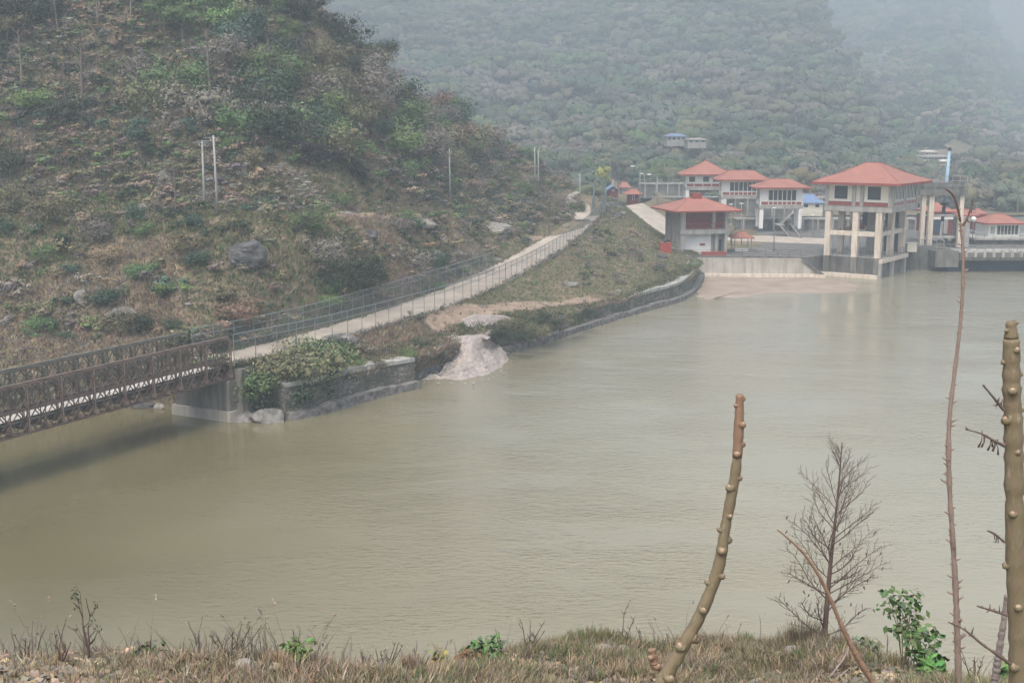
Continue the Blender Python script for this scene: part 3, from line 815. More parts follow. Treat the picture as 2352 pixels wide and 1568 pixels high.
# ------------------------------------------------------------------ bridge
bo = np.array([-24.3, 101.6]); bd = np.array([-.466, -.885]); bd /= np.linalg.norm(bd); bn = np.array([bd[1], -bd[0]]) # bn points away from the camera side
if bn[0] > 0: bn = -bn
def BR(s, t, z): p = bo + bd * s + bn * t; return (p[0], p[1], z)
bridge = thing('truss_bridge', 'rusty double-storey steel truss bridge with pale deck over the water', 'bridge', (bo[0], bo[1], 3.7))
ZB, SH = 3.66, 1.79
def panel(name, t, mat, s0):
    m = MB()
    for off in (0, .5):
        for st in range(2):
            z0, z1 = ZB + st * SH + .02 * st, ZB + (st + 1) * SH
            a, b_ = s0 + .03, s0 + 3.02
            for z in (z0 + .05, z1 - .05): m.bar(BR(a, t + off, z), BR(b_, t + off, z), .09, .12)
            for s in (a + .04, (a + b_) / 2, b_ - .04): m.bar(BR(s, t + off, z0), BR(s, t + off, z1), .07)
            h = (z0 + z1) / 2; L = (b_ - a) / 2
            for k in range(2):
                x0 = a + k * L
                for p_, q_ in (((x0, h), (x0 + L / 2, z1)), ((x0 + L / 2, z1), (x0 + L, h)), ((x0 + L, h), (x0 + L / 2, z0)), ((x0 + L / 2, z0), (x0, h))):
                    m.bar(BR(p_[0], t + off, p_[1]), BR(q_[0], t + off, q_[1]), .065)
    # chord reinforcement on top and the cross ties between the two planes
    m.bar(BR(s0, t + .25, ZB + 2 * SH + .06), BR(s0 + 3.05, t + .25, ZB + 2 * SH + .06), .34, .10)
    for z in (ZB, ZB + SH, ZB + 2 * SH): m.bar(BR(s0 + 1.5, t, z), BR(s0 + 1.5, t + .5, z), .08)
    return part(name, m, mat, bridge)
pn = panel('truss_panel', 0, 'rust', 0); pf = panel('truss_panel', 4.9, 'rust_grey', 0)
for k in range(1, 10):
    for src in (pn, pf):
        c = src.copy(); C.objects.link(c); c.parent = bridge; c.location = (bd[0] * 3.05 * k, bd[1] * 3.05 * k, 0)
for k in range(11):
    s = 3.05 * k + .02
    part('upright', MB().bar(BR(s, -.14, ZB - .05), BR(s, -.14, ZB + 2 * SH), .10), 'rust', bridge)
m = MB(); V = [BR(-.9, .75, 4.9), BR(.2, .75, 4.62), BR(30.5, .75, 4.5), BR(30.5, 4.0, 4.5), BR(.2, 4.0, 4.62), BR(-.9, 4.0, 4.9)]
V += [(x, y, z - .12) for x, y, z in V]
m.add(V, [(0, 1, 4, 5), (1, 2, 3, 4), (11, 10, 7, 6), (10, 9, 8, 7), (0, 6, 7, 1), (1, 7, 8, 2), (2, 8, 9, 3), (3, 9, 10, 4), (4, 10, 11, 5), (5, 11, 6, 0)])
part('deck', m, 'deck', bridge)
m = MB()
for k in range(21): m.bar(BR(1.5 * k + .3, -.5, 4.0), BR(1.5 * k + .3, 5.9, 4.0), .12, .26)
for t_ in (1.0, 1.7, 2.4, 3.1, 3.8): m.bar(BR(0, t_, 4.25), BR(30.5, t_, 4.22), .08, .22)
for k in range(10):
    m.bar(BR(3.05 * k, 0, ZB + .05), BR(3.05 * k + 3.05, 5.0, ZB + .05), .05); m.bar(BR(3.05 * k, 5, ZB + .05), BR(3.05 * k + 3.05, 0, ZB + .05), .05)
part('floor_beams', m, 'rust', bridge)
m = MB()
for t_ in (.72, 4.04): m.bar(BR(.2, t_, 4.68), BR(30.5, t_, 4.58), .1, .14)
part('kerb', m, 'rust_grey', bridge)
for k in range(0, 11): part('raker', MB().bar(BR(3.05 * k + .1, 5.6, ZB + 2 * SH), BR(3.05 * k + .1, 6.4, 4.3), .08), 'rust_grey', bridge)
# abutment
m = MB(); ab = thing('bridge_abutment', 'grey concrete bridge abutment standing in the water', 'abutment', (bo[0] - 2, bo[1], 0))
yawb = math.atan2(bd[1], bd[0])
def bxy(m, s0, s1, t0, t1, z0, z1):
    V = [BR(s, t, z) for z in (z0, z1) for s, t in ((s0, t0), (s1, t0), (s1, t1), (s0, t1))]
    m.add(V, [(0, 1, 2, 3), (7, 6, 5, 4), (0, 4, 5, 1), (1, 5, 6, 2), (2, 6, 7, 3), (3, 7, 4, 0)])
bxy(m, -4, .6, -.25, 5.9, -1.2, 3.55); part('body', m, 'abutment', ab)
m = MB(); bxy(m, -4, .85, -.45, 6.2, -1.2, .9); part('plinth', m, 'apron', ab)
m = MB(); bxy(m, -7, -.25, -1.0, -.26, -1.2, 4.5); bxy(m, -1.2, -.4, -.25, 5.6, 3.56, 4.5); part('wing_wall', m, 'abutment', ab)

# ------------------------------------------------------------------ road fences
def along(pts, step):
    P = np.array(pts, float); u = np.linspace(0, len(P) - 1, 400); L = crom(P, u)
    s = np.concatenate([[0], np.cumsum(np.linalg.norm(np.diff(L, axis=0), axis=1))])
    n = max(2, int(s[-1] / step)); t = np.linspace(0, s[-1], n + 1)
    return np.stack([np.interp(t, s, L[:, k]) for k in range(3)], 1)
def fence(name, pts, h, label, group=None, step=2.5, mesh=True):
    P = along(pts, step); f = thing(name, label, 'fence', P[0], group)
    m = MB(); m.tube([(0, 0, -.2), (0, 0, h)], .038, 5)
    me = bpy.data.meshes.new('post'); me.from_pydata(m.v, [], m.f); me.materials.append(M['fence_steel'])
    for p in P[:100]:
        q = bpy.data.objects.new('post', me); C.objects.link(q); q.parent = f; q.location = tuple(map(float, p - P[0]))
    for z, r in ((h, .045), (h * .76, .035), (.15, .025)):
        m = MB(); m.tube(P + (0, 0, z), r, 4, cap=False); part('rail', m, 'fence_steel', f)
    if mesh:
        V = np.concatenate([P + (0, 0, .1), P + (0, 0, h)]); n = len(P)
        part('wire_mesh', np_mesh('wire_mesh', V - P[0], [(i, i + 1, n + i + 1, n + i) for i in range(n - 1)]), 'wire', f)
    return f
lift = np.array([0, 0, .0])
edge = [D[3] + (.3, -.3, 0), D[4] + (.25, -.3, 0), D[5] + (.25, -.3, 0), D[6] + (.25, -.2, 0), D[7] + (.4, -.2, 0)]
fence('wire_fence', edge, 2.6, 'grey steel wire fence along the river side of the road', 'wire fences along the road')
fence('wire_fence', [E[3] + (-.3, .3, 0), E[4] + (-.3, .3, 0), E[5] + (-.3, .3, 0), PZ(1135, 622, 5.7)], 2.6, 'grey steel wire fence on the hill side of the road by the bridge', 'wire fences along the road')
fence('wire_fence', [D[7] + (.4, 0, 0), PZ(1392, 472, 9.6), D[8] + (.5, 0, 0)], 3.0, 'tall grey wire fence climbing from the road bend past the wide lot', 'wire fences along the road', step=1.6)
fence('wire_fence', [PZ(1360, 492, 9.0), PZ(1366, 468, 9.9), PZ(1362, 450, 10.6)], 3.0, 'far grey wire fence between the lot and the upper bend', 'wire fences along the road', step=1.6)

# ------------------------------------------------------------------ poles and lamps
def pole(px, ytop, ybase, dist, label, cross=False, grp='concrete utility poles along the hillside road', lean=0):
    b0 = hit(px, ybase) if dist is None else PD(px, ybase, dist)
    top = PD(px + lean, ytop, b0[1])
    t = thing('utility_pole', label, 'utility pole', b0, grp)
    m = MB(); m.tube([b0 - (0, 0, .8), (b0 + top) / 2, top], [.15, .125, .10], 8); part('shaft', m, 'pole', t)
    m = MB(); 
    if cross:
        m.bar(top + (-1.0, 0, -.25), top + (.6, 0, -.25), .09); 
    m.bar(top + (-.35, 0, -.6), top + (.35, 0, -.6), .07)
    part('crossarm', m, 'steel', t)
    for dx in (-.3, .3): part('insulator', MB().tube([top + (dx, 0, -.56), top + (dx, 0, -.44), top + (dx, 0, -.36)], [.05, .06, .03], 6), 'column', t)
    return t, top, b0
p1 = pole(470, 322, 484, None, 'left concrete pole of the pair on the dirt terrace', True, lean=-6)
p2 = pole(500, 311, 491, None, 'right taller concrete pole of the pair on the dirt terrace', True, lean=-10)
m = MB(); a = p1[1] + (-.6, 0, -.1); b_ = p2[1] + (.6, 0, -.55); m.bar(a, b_, .11); 
part('tie_beam', m, 'steel', p1[0])
pole(1034, 343, 462, None, 'lone slender concrete pole on the brown slope mid-hill', lean=-2)
pole(1229, 338, 425, None, 'left one of two close concrete poles above the road bend', lean=-1)
pole(1237, 343, 436, None, 'right one of two close concrete poles above the road bend', lean=-1)
pole(1294, 392, 440, 290, 'short concrete pole near the upper road junction', True)
pole(1332, 438 - 40, 470, 262, 'short pole on the verge between the lot and upper road')
def street_lamp(px, ytop, ybase, dist, label, armpx=-14, armdy=-6, grp='single-arm street lamps along the ramp road'):
    b0 = PD(px, ybase, dist); top = PD(px, ytop, dist)
    t = thing('street_lamp', label, 'street lamp', b0, grp)
    sc = dist / F
    arm = [top, top + (armpx * sc * .35, 0, -armdy * sc * .7), top + (armpx * sc, 0, -armdy * sc)]
    m = MB(); m.tube([b0 - (0, 0, .5), top], [.11, .075], 7); part('column', m, 'steel', t)
    m = MB(); m.tube(arm, .05, 6); part('arm', m, 'steel', t)
    e = arm[-1]; m = MB()
    V, Fs = rock_mesh(.42, 2, (1.3, .5, .35), 0, 8); m.add(V + e + np.array([np.sign(armpx) * .3, 0, 0]), Fs, True); part('lamp_head', m, 'white', t)
    return t
street_lamp(1470, 392, 470, 268, 'street lamp with arm to the left, nearest the red kiosk', -14, -10)
street_lamp(1510, 408, 474, 262, 'street lamp with arm to the left, beside the top of the ramp', -16, -7)
street_lamp(1480, 400, 440, 330, 'distant thin lamp post behind the ramp lamps', -3, -1)
gl = 'tall floodlight posts on the intake terrace'
for px, y0, y1, d, lab in ((1679, 470, 578, 226, 'thin grey post just right of the balcony building'), (1703, 468, 576, 228, 'thin grey post between balcony building and the stilted houses'),
                           (1778, 478, 586, 215, 'thin pale post in front of the stairway and stilted house'), (1840, 482, 572, 240, 'thin grey post right of the outer stilted house'), (1867, 494, 560, 246, 'short grey post left of the big intake house')):
    b0 = PD(px, y1, d); top = PD(px, y0, d)
    t = thing('light_post', lab, 'light post', b0, gl)
    m = MB(); m.tube([b0 - (0, 0, .6), top], [.10, .06], 7); part('column', m, 'steel', t)
    m = MB(); m.box(top + (0, 0, .06), (.7, .3, .16)); part('lamp_head', m, 'white', t)

# ------------------------------------------------------------------ houses
class FR:
    def __init__(s, o, yaw): s.o = o; s.c, s.s = math.cos(yaw), math.sin(yaw)
    def __call__(s, x, y, z): return (s.o[0] + x * s.c - y * s.s, s.o[1] + x * s.s + y * s.c, z)
def hip_roof(fr, x0, x1, y0, y1, z, rise, over, ridge, root, axis='x', mat='roof', fascia=.28, tilt=0):
    x0 -= over; x1 += over; y0 -= over; y1 += over
    cx, cy = (x0 + x1) / 2, (y0 + y1) / 2
    if axis == 'x': r = [(cx - ridge / 2, cy), (cx + ridge / 2, cy)]
    else: r = [(cx, cy - ridge / 2), (cx, cy + ridge / 2)]
    zt = z + rise
    # slightly flared slopes: an intermediate ring
    ring = []
    for k, f in ((0, 0.0), (1, .5)):
        zz = z + (0 if k == 0 else rise * .44)
        q = []
        for (ex, ey), rr in zip([(x0, y0), (x1, y0), (x1, y1), (x0, y1)], ([r[0], r[1], r[1], r[0]] if axis == 'x' else [r[0], r[0], r[1], r[1]])):
            q.append((ex + (rr[0] - ex) * f, ey + (rr[1] - ey) * f, zz))
        ring.append(q)
    V = ring[0] + ring[1] + [(r[0][0], r[0][1], zt), (r[1][0], r[1][1], zt)]
    Fs = [(i, (i + 1) % 4, 4 + (i + 1) % 4, 4 + i) for i in range(4)]
    if axis == 'x': Fs += [(4, 5, 9, 8), (5, 6, 9), (6, 7, 8, 9), (7, 4, 8)]
    else: Fs += [(4, 5, 8), (5, 6, 9, 8), (6, 7, 9), (7, 4, 8, 9)]
    m = MB(); m.add([fr(*p) for p in V], Fs); rf = part('roof', m, mat, root)
    m = MB()
    t = .06
    m.bx(x0 + .003, x1 - .003, y0 + .003, y0 + t, z - fascia, z - .012, fr); m.bx(x0 + .003, x1 - .003, y1 - t, y1 - .003, z - fascia, z - .012, fr)
    m.bx(x0 + .003, x0 + t, y0 + t + .004, y1 - t - .004, z - fascia, z - .012, fr); m.bx(x1 - t, x1 - .003, y0 + t + .004, y1 - t - .004, z - fascia, z - .012, fr)
    part('fascia', m, 'red_band' if mat == 'roof' else mat, rf)
    m = MB(); m.bx(x0 + t + .01, x1 - t - .01, y0 + t + .01, y1 - t - .01, z - fascia * .6, z - fascia * .6 + .05, fr); part('soffit', m, 'cream', rf)
    m = MB(); cap = 8
    for i, e in enumerate(ring[0]):
        rr = ([r[0], r[1], r[1], r[0]] if axis == 'x' else [r[0], r[0], r[1], r[1]])[i]
        k = ring[1][i]
        m.bar(fr(e[0], e[1], e[2] + .03), fr(k[0], k[1], k[2] + .04), .16, .07); m.bar(fr(k[0], k[1], k[2] + .04), fr(rr[0], rr[1], zt + .04), .16, .07)
    if ridge > .1: m.bar(fr(r[0][0], r[0][1], zt + .05), fr(r[1][0], r[1][1], zt + .05), .2, .09)
    part('ridge_cap', m, 'roof', rf)
    return rf
def window(fr, root, x0, x1, z0, z1, y, face='front', nm=1, glass='glass', fw=.10, out=.06):
    """window with frame and mullions; y = wall plane, face front (-y) or side (+x/-x)"""
    def G(a0, a1, d0, d1, zz0, zz1, m):
        if face == 'front': m.bx(a0, a1, y - d1, y - d0, zz0, zz1, fr)
        elif face == 'right': m.bx(y + d0, y + d1, a0, a1, zz0, zz1, fr)
        else: m.bx(y - d1, y - d0, a0, a1, zz0, zz1, fr)
    m = MB(); G(x0, x1, .01, .03, z0, z1, m); w = part('window', m, glass, root)
    m = MB()
    G(x0 - fw, x1 + fw, .012, out, z1, z1 + fw, m); G(x0 - fw, x1 + fw, .012, out, z0 - fw, z0, m)
    for k in range(nm + 1):
        xc = x0 + (x1 - x0) * k / nm
        if k == 0: G(x0 - fw, x0, .012, out, z0 + .001, z1 - .001, m)
        elif k == nm: G(x1, x1 + fw, .012, out, z0 + .001, z1 - .001, m)
        else: G(xc - fw / 2, xc + fw / 2, .032, out, z0 + .001, z1 - .001, m)
    part('frame', m, 'frame', w)
    return w

# --- the big intake gate house standing in the water
gh = thing('intake_gate_house', 'large red-roofed concrete gate house on tall columns in the water', 'gate house', (53.7, 206.6, 0))
fr = FR((53.7, 206.6), -math.radians(36))
L, Dp, z0, z1 = 11.5, 13.0, 11.1, 15.9
m = MB(); m.bx(0, L, 0, Dp, z0 + .9, z1, fr); part('wall', m, 'concrete', gh)
m = MB(); m.bx(-.12, L + .12, -.12, Dp + .12, z0, z0 + .88, fr); part('floor_beam', m, 'concrete', gh)
hip_roof(fr, 0, L, 0, Dp, z1 + .1, 3.1, 1.9, 2.5, gh, 'x', fascia=.4)
each('pilaster', [(x - .05, x + .6, -.22, -.005, z0 + .885, z1 - .35) for x in (0, 4.75, 6.15, L - .55)] + [(L + .003, L + .22, y, y + .6, z0 + .885, z1 - .35) for y in (.0, 6.0, Dp - .6)], 'concrete', gh, fr)
for a, b_ in ((.62, 4.68), (6.78, L - .63)):
    m = MB(); m.bx(a, b_, -.10, -.004, 12.95, z1 - .4, fr); part('infill_panel', m, 'cream', gh)
m = MB(); m.bx(5.37, 6.08, -.10, -.004, 12.95, z1 - .4, fr); part('infill_panel', m, 'cream', gh)
each('red_band', [(a, b_, -.14, -.006, 12.1, 12.75) for a, b_ in ((.62, 4.68), (5.37, 6.08), (6.78, L - .63))], 'red_band', gh, fr)
m = MB(); m.bx(.62, 4.68, -.2, -.007, 12.78, 12.93, fr); m.bx(5.37, 6.08, -.2, -.007, 12.78, 12.93, fr); m.bx(6.78, L - .63, -.2, -.007, 12.78, 12.93, fr); part('sill', m, 'white', gh)
window(fr, gh, 1.6, 3.9, 13.15, 15.35, -.10, nm=1, fw=.14); window(fr, gh, 7.35, 9.6, 13.15, 15.35, -.10, nm=1, fw=.14)
window(fr, gh, .75, 5.8, 13.2, 15.4, L, 'right', 7, fw=.13); window(fr, gh, 6.8, Dp - .8, 13.2, 15.4, L, 'right', 7, fw=.13)
window(fr, gh, .75, 5.8, 12.15, 12.85, L, 'right', 7, glass='red_band', fw=.10); window(fr, gh, 6.8, Dp - .8, 12.15, 12.85, L, 'right', 7, glass='red_band', fw=.1)
cols = [(0.1, 0), (4.9, 0), (8.9, 0), (0.1, 6), (8.9, 6.0), (.1, 12), (8.9, 12), (4.9, 12)]
for i, (x, y) in enumerate(cols):
    m = MB(); m.bx(x, x + 1.0, y, y + .9, 3.41, z0 - .004, fr); cl_ = part('column', m, 'column', gh)
    if y == 0: part('column_foot', MB().bx(x - .03, x + 1.03, -.03, .93, .0, 3.405, fr), 'abutment', cl_)
m = MB()
for y in (.06, 11.9): 
    m.bx(1.104, 4.896, y, y + .6, 7.0, 7.75, fr); m.bx(5.904, 8.896, y, y + .6, 7.0, 7.75, fr)
for x in (.15, 9.0):
    m.bx(x, x + .6, .904, 5.996, 7.0, 7.75, fr); m.bx(x, x + .6, 6.904, 11.996, 7.0, 7.75, fr)
part('cross_beam', m, 'column', gh)
m = MB(); m.bx(-.3, 10.3, .95, 13.2, 2.75, 3.38, fr); part('deck', m, 'concrete', gh)
m = MB(); m.bx(9.93, 10.5, -.4, 13.2, 2.6, 3.25, fr); part('deck_beam', m, 'column', gh)
for y in (-.4, 5.6, 11.8):
    m = MB(); m.bx(9.4 if y > 0 else 9.91, 10.35, y, y + .8, -1.2, 2.595, fr); part('pier', m, 'concrete', gh)
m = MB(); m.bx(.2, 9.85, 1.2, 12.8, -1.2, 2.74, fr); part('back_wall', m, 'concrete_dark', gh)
m = MB(); m.bx(-.4, 9.9, -.9, .5, -1.2, .55, fr); part('sill_block', m, 'column', gh)
m = MB()
for k in range(34):
    x = 1.15 + k * .265
    if 4.85 < x < 5.95 or 8.86 < x: continue
    m.bx(x, x + .07, .25, .4, .556, 3.3, fr)
m.bx(1.104, 4.896, .41, .5, .556, 3.3, fr); m.bx(5.904, 8.896, .41, .5, .556, 3.3, fr)
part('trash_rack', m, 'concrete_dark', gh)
m = MB(); m.bx(2.2, 4.4, 12.2, 12.5, 7.2, 10.6, fr); m.bx(6.2, 8.6, 12.6, 12.9, 3.5, 10.9, fr); part('gate_leaf', m, 'gate_steel', gh)
m = MB(); m.bx(4.6, 6.3, 8.0, 9.2, 3.4, 10.9, fr); part('core_wall', m, 'concrete', gh)
m = MB()
m.tube([fr(3.2, 6, 7.8), fr(3.2, 6, 10.9)], .06, 6); m.tube([fr(4.2, 6, 7.8), fr(4.2, 6, 10.9)], .06, 6); m.bx(2.6, 4.8, 5.6, 6.6, 7.76, 8.6, fr)
part('hoist', m, 'red_wall', gh)
def railing(name, pts, h, root=None, label=None, step=1.5, mat='dark_rail', bars=3, grp=None, r=.03):
    P = along(pts, step) if len(pts) > 2 else np.linspace(pts[0], pts[1], max(2, int(np.linalg.norm(np.array(pts[1]) - np.array(pts[0])) / step) + 1))
    m = MB()
    for p in P: m.tube([p, p + (0, 0, h)], r, 4)
    for k in range(bars): m.tube(P + (0, 0, h * (k + 1) / bars), r, 4, cap=False)
    if root is not None: return part(name, m, mat, root)
    return solo(name, m, mat, label, 'railing', grp)
railing('railing', [fr(0, .3, 3.39), fr(9.8, .3, 3.39)], 1.1, gh); railing('railing', [fr(10.2, 0, 3.39), fr(10.2, 13, 3.39)], 1.1, gh)
railing('railing', [fr(9.6, 1, 7.76), fr(9.6, 12, 7.76)], 1.1, gh)

# --- balcony house
bh = thing('balcony_house', 'grey two-storey house with red roof, red balcony and grey shutter', 'house', (29.3, 209, 3))
fr = FR((29.4, 209.3), math.radians(12))
L, Dp = 8.7, 9.0
m = MB(); m.bx(0.4, L - .4, 1.3, Dp, 3.2, 10.7, fr); part('wall', m, 'concrete', bh)
each('column', [(0, .9, 0, 1.296, 3.2, 10.7), (5.9, 6.5, .2, 1.296, 7.6, 10.7), (L - .5, L, 0, 1.296, 3.2, 10.7), (6.6, 7.2, .4, 1.296, 3.2, 6.7)], 'concrete', bh, fr)
m = MB(); m.bx(-.1, L + .1, -.15, 1.5, 6.72, 7.55, fr); part('balcony_slab', m, 'concrete', bh)
m = MB(); m.bx(.95, L - .55, 1.2, 1.29, 7.6, 10.6, fr); part('balcony_wall', m, 'red_wall', bh)
m = MB(); m.bx(.95, L - .55, .08, .14, 8.5, 8.62, fr); m.bx(.95, L - .55, .08, .14, 7.72, 7.82, fr)
for k in range(24): x = 1.0 + k * .3; m.bx(x, x + .05, .09, .13, 7.83, 8.49, fr)
part('balcony_rail', m, 'red_bright', bh)
m = MB(); m.bx(1.2, 6.1, 1.2, 1.296, 3.3, 6.65, fr); part('shutter', m, 'white', bh)
m = MB(); m.bx(4.0, 5.0, 1.12, 1.19, 4.6, 4.95, fr); part('sign', m, 'red_bright', bh)
m = MB(); m.bx(7.3, 8.1, 1.2, 1.296, 3.3, 5.6, fr); part('door', m, 'gate_steel', bh)
each('fin', [(-.03, .392, .9 + k * 1.35, 1.25 + k * 1.35, 3.2, 10.5) for k in range(6)], 'concrete', bh, fr)
for k in range(5):
    y = 1.35 + k * 1.35
    window(fr, bh, y, y + .75, 7.8, 10.3, .4, 'left', 1, glass='red_wall', fw=.05)
m = MB(); m.bx(-.25, L + .25, -.3, Dp + .2, 2.6, 3.196, fr); part('plinth', m, 'concrete_dark', bh)
hip_roof(fr, 0, L, 0, Dp, 10.9, 1.9, 1.9, 3.0, bh, 'x')
m = MB(); m.bx(L / 2 - .9, L / 2 + .9, Dp / 2 - .6, Dp / 2 + .6, 12.5, 13.6, fr); part('roof_vent', m, 'red_band', bh)
m = MB(); m.box(PD(1528, 568, 204) + (0, 0, -.2), (2.0, 1.6, 2.0)); rb = thing('red_tank', 'bright red fire box left of the balcony house', 'red box', PD(1528, 580, 204)); part('body', m, 'red_bright', rb)
m = MB(); m.tube([PD(1528, 549, 204), PD(1528, 558, 204)], .28, 8); part('valve', m, 'dark_rail', rb)
m = MB(); m.box(PD(1640, 583, 205) , (4.2, .6, .8)); solo('red_trough', m, 'red_band', 'long low dark red box in front of the grey shutter', 'red box')
# --- stilted houses
def stilted(px0, d, yaw, L, Dp, z0, z1, zg, rise, ridge, axis, nwin, label, split=False, cols=((.1, 0), (1, 0), (.1, 1), (1, 1))):
    o = Q(px0, d, z0)
    t = thing('stilted_house', label, 'gate house', (o[0], o[1], zg), 'red-roofed gate houses on stilts behind the terrace')
    fr = FR(o, yaw)
    m = MB(); m.bx(0, L, 0, Dp, z0 + .75, z1, fr); part('wall', m, 'white', t)
    m = MB(); m.bx(-.15, L + .15, -.15, Dp + .15, z0, z0 + .745, fr); part('floor_beam', m, 'concrete', t)
    w0, w1 = L * .20, L * .84
    if nwin < 4:
        for k in range(2): 
            a = L * (.08 + .34 * k); window(fr, t, a, a + L * .14, z0 + 1.9, z1 - .5, 0, nm=1, fw=.12)
        window(fr, t, L * .66, L * .95, z0 + 1.9, z1 - .5, 0, nm=4, fw=.12)
    else: window(fr, t, w0, w1, z0 + 1.75, z1 - .55, 0, nm=nwin, fw=.16, out=.1)
    m = MB(); m.bx(.25, L - .25, -.06, -.004, z0 + .85, z0 + 1.45, fr); part('red_band', m, 'red_band', t)
    m = MB()
    for k in range(nwin + 1):
        x = w0 + (w1 - w0) * k / nwin; m.bx(x - .09, x + .09, -.09, -.063, z0 + .8, z0 + 1.6, fr)
    part('bracket', m, 'frame', t)
    for fx, fy in ((0, 0), (1, 0), (0, 1), (1, 1)):
        x = fx * (L - .8); y = fy * (Dp - .8); m = MB(); m.bx(x, x + .8, y, y + .8, zg, z0 - .004, fr); part('column', m, 'white', t)
    window(fr, t, Dp * .2, Dp * .8, z0 + 1.75, z1 - .55, 0, 'left', 3, fw=.14)
    hip_roof(fr, 0, L, 0, Dp, z1 + .1, rise, 1.5, ridge, t, axis)
    return t, fr
stilted(1575, 285, math.radians(-4), 9.6, 7, 10.6, 14.2, 6, 3.0, .4, 'x', 3, 'tallest leftmost stilted house with pointed pyramid roof')
stilted(1657, 270, math.radians(-4), 9.1, 6, 9.4, 13.6, 5, 1.9, 5.4, 'x', 6, 'middle stilted house with flat-topped red roof between two others')
stilted(1745, 255, math.radians(-4), 8.9, 6, 8.2, 12.6, 4.0, 1.6, 4.2, 'x', 6, 'lowest rightmost stilted house above the zigzag stairs')

# --- terraces, basin walls, apron
def slab(name, pts, z0, z1, mat, label=None, cat=None, kind=None):
    P = [np.array(p)[:2] for p in pts]; n = len(P)
    V = [(p[0], p[1], z0) for p in P] + [(p[0], p[1], z1) for p in P]
    Fs = [tuple(range(n - 1, -1, -1)), tuple(range(n, 2 * n))] + [(i, (i + 1) % n, n + (i + 1) % n, n + i) for i in range(n)]
    m = MB(); m.add(V, Fs)
    if kind: return part(name, m, mat, None, (0, 0, 0), kind=kind)
    return solo(name, m, mat, label, cat)
PLAT = 3.2
pf_ = [PZ(1572, 590, PLAT), PZ(1700, 591, PLAT), PZ(1845, 592, PLAT), (54.5, 208.6), (63.5, 216.5), (72, 214), (90, 220), (240, 232), (240, 300), (60, 306), (30, 306), (27, 250), (26, 215)]
slab('terrace_ground', pf_, -1.2, PLAT, 'concrete_dark', kind='structure')
# sloped apron
m = MB(); ap = thing('concrete_apron', 'sloping stained concrete apron between the wall and the gate house', 'apron', PZ(1700, 632, 0))
a0, a1, a2, a3 = PZ(1570, 591, PLAT + .05), PZ(1838, 593, PLAT + .05), PZ(1895, 634, .25), PZ(1618, 632, .25)
n = 24; V = []
for k in range(n + 1):
    t = k / n; tp = a0 * (1 - t) + a1 * t; bt = a3 * (1 - t) + a2 * t
    for q in range(7):
        w = tp * (1 - q / 6) + bt * (q / 6); V.append(w)
Fs = [(k * 7 + q, k * 7 + q + 1, (k + 1) * 7 + q + 1, (k + 1) * 7 + q) for k in range(n) for q in range(6)]
m.add(V, Fs); part('slope', m, 'apron', ap)
m = MB(); m.bar(a3 + (0, -.2, .05), a2 + (0, -.2, .05), .8, .55); part('toe_kerb', m, 'column', ap)
m = MB(); m.bar(a0 + (0, .4, .12), a1 + (0, .4, .12), .5, .3); part('top_kerb', m, 'concrete_dark', ap)
m = MB(); m.bar(a2 + (0, -.1, -.1), a1 + (.4, .2, -.2), .9, .5); part('side_kerb', m, 'concrete_dark', ap); part('side_kerb', MB().bar(a3 + (0, 0, .1), a0 + (-.3, 0, .0), .5, .4), 'concrete_dark', ap)
railing('railing', [PZ(1545, 588, PLAT + .02), PZ(1700, 588, PLAT + .02), PZ(1840, 589, PLAT + .02)], 1.1, None, 'dark railing along the top of the concrete apron', 2.0)
# basin walls behind
def wallbox(px0, px1, d, z0, z1, th, mat, label, rails=True, cat='basin wall'):
    a, b_ = Q(px0, d, z0), Q(px1, d, z0)
    t = thing('basin_wall', label, cat, a)
    m = MB(); m.bx(a[0], b_[0], d, d + th, z0, z1); part('wall', m, mat, t)
    m = MB()
    nb = max(2, int((b_[0] - a[0]) / 3))
    for k in range(nb): x = a[0] + (b_[0] - a[0]) * (k + .5) / nb; m.bx(x - .18, x + .18, d - .25, d - .003, z0 + .01, z1 - .3)
    m.bx(a[0] - .1, b_[0] + .1, d - .3, d + th + .1, z1 - .28, z1 + .003); part('buttress', m, 'concrete', t)
    if rails: railing('railing', [(a[0], d + .2, z1), (b_[0], d + .2, z1)], 1.1, t, mat='steel')
    return t
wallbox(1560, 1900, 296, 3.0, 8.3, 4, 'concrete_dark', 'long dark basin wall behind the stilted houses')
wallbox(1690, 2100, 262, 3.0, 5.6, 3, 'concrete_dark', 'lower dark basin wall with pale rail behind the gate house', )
wallbox(1672, 1760, 300.5, 8.4, 10.4, 3, 'concrete', 'upper stepped wall at the back of the basin')
wallbox(1468, 1572, 322, 6.5, 10.5, 3, 'concrete_dark', 'far dark yard wall behind the ramp lamps')
wallbox(1500, 1580, 300, 5.5, 8.2, 2, 'concrete', 'pale low yard wall left of the tallest stilted house')
# zigzag stair
st = thing('zigzag_stair', 'grey zigzag steel stair beside the rightmost stilted house', 'stair', Q(1800, 246, 3.2))
def flight(x0, z0_, x1, z1_, y):
    m = MB(); n = 12
    m.bar((x0, y, z0_), (x1, y, z1_), .12, .3); m.bar((x0, y + 1.1, z0_), (x1, y + 1.1, z1_), .12, .3)
    for k in range(n): t = (k + .5) / n; m.box((x0 + (x1 - x0) * t, y + .55, z0_ + (z1_ - z0_) * t), (.35, .98, .06))
    part('flight', m, 'concrete', st)
    m = MB()
    for yy in (y, y + 1.1):
        m.bar((x0, yy, z0_ + 1.0), (x1, yy, z1_ + 1.0), .06)
        for k in range(5): t = k / 4; m.bar((x0 + (x1 - x0) * t, yy, z0_ + (z1_ - z0_) * t), (x0 + (x1 - x0) * t, yy, z0_ + (z1_ - z0_) * t + 1), .05)
    part('handrail', m, 'steel', st)
gx = lambda px, d=246: (px - CX) / 2762 * d
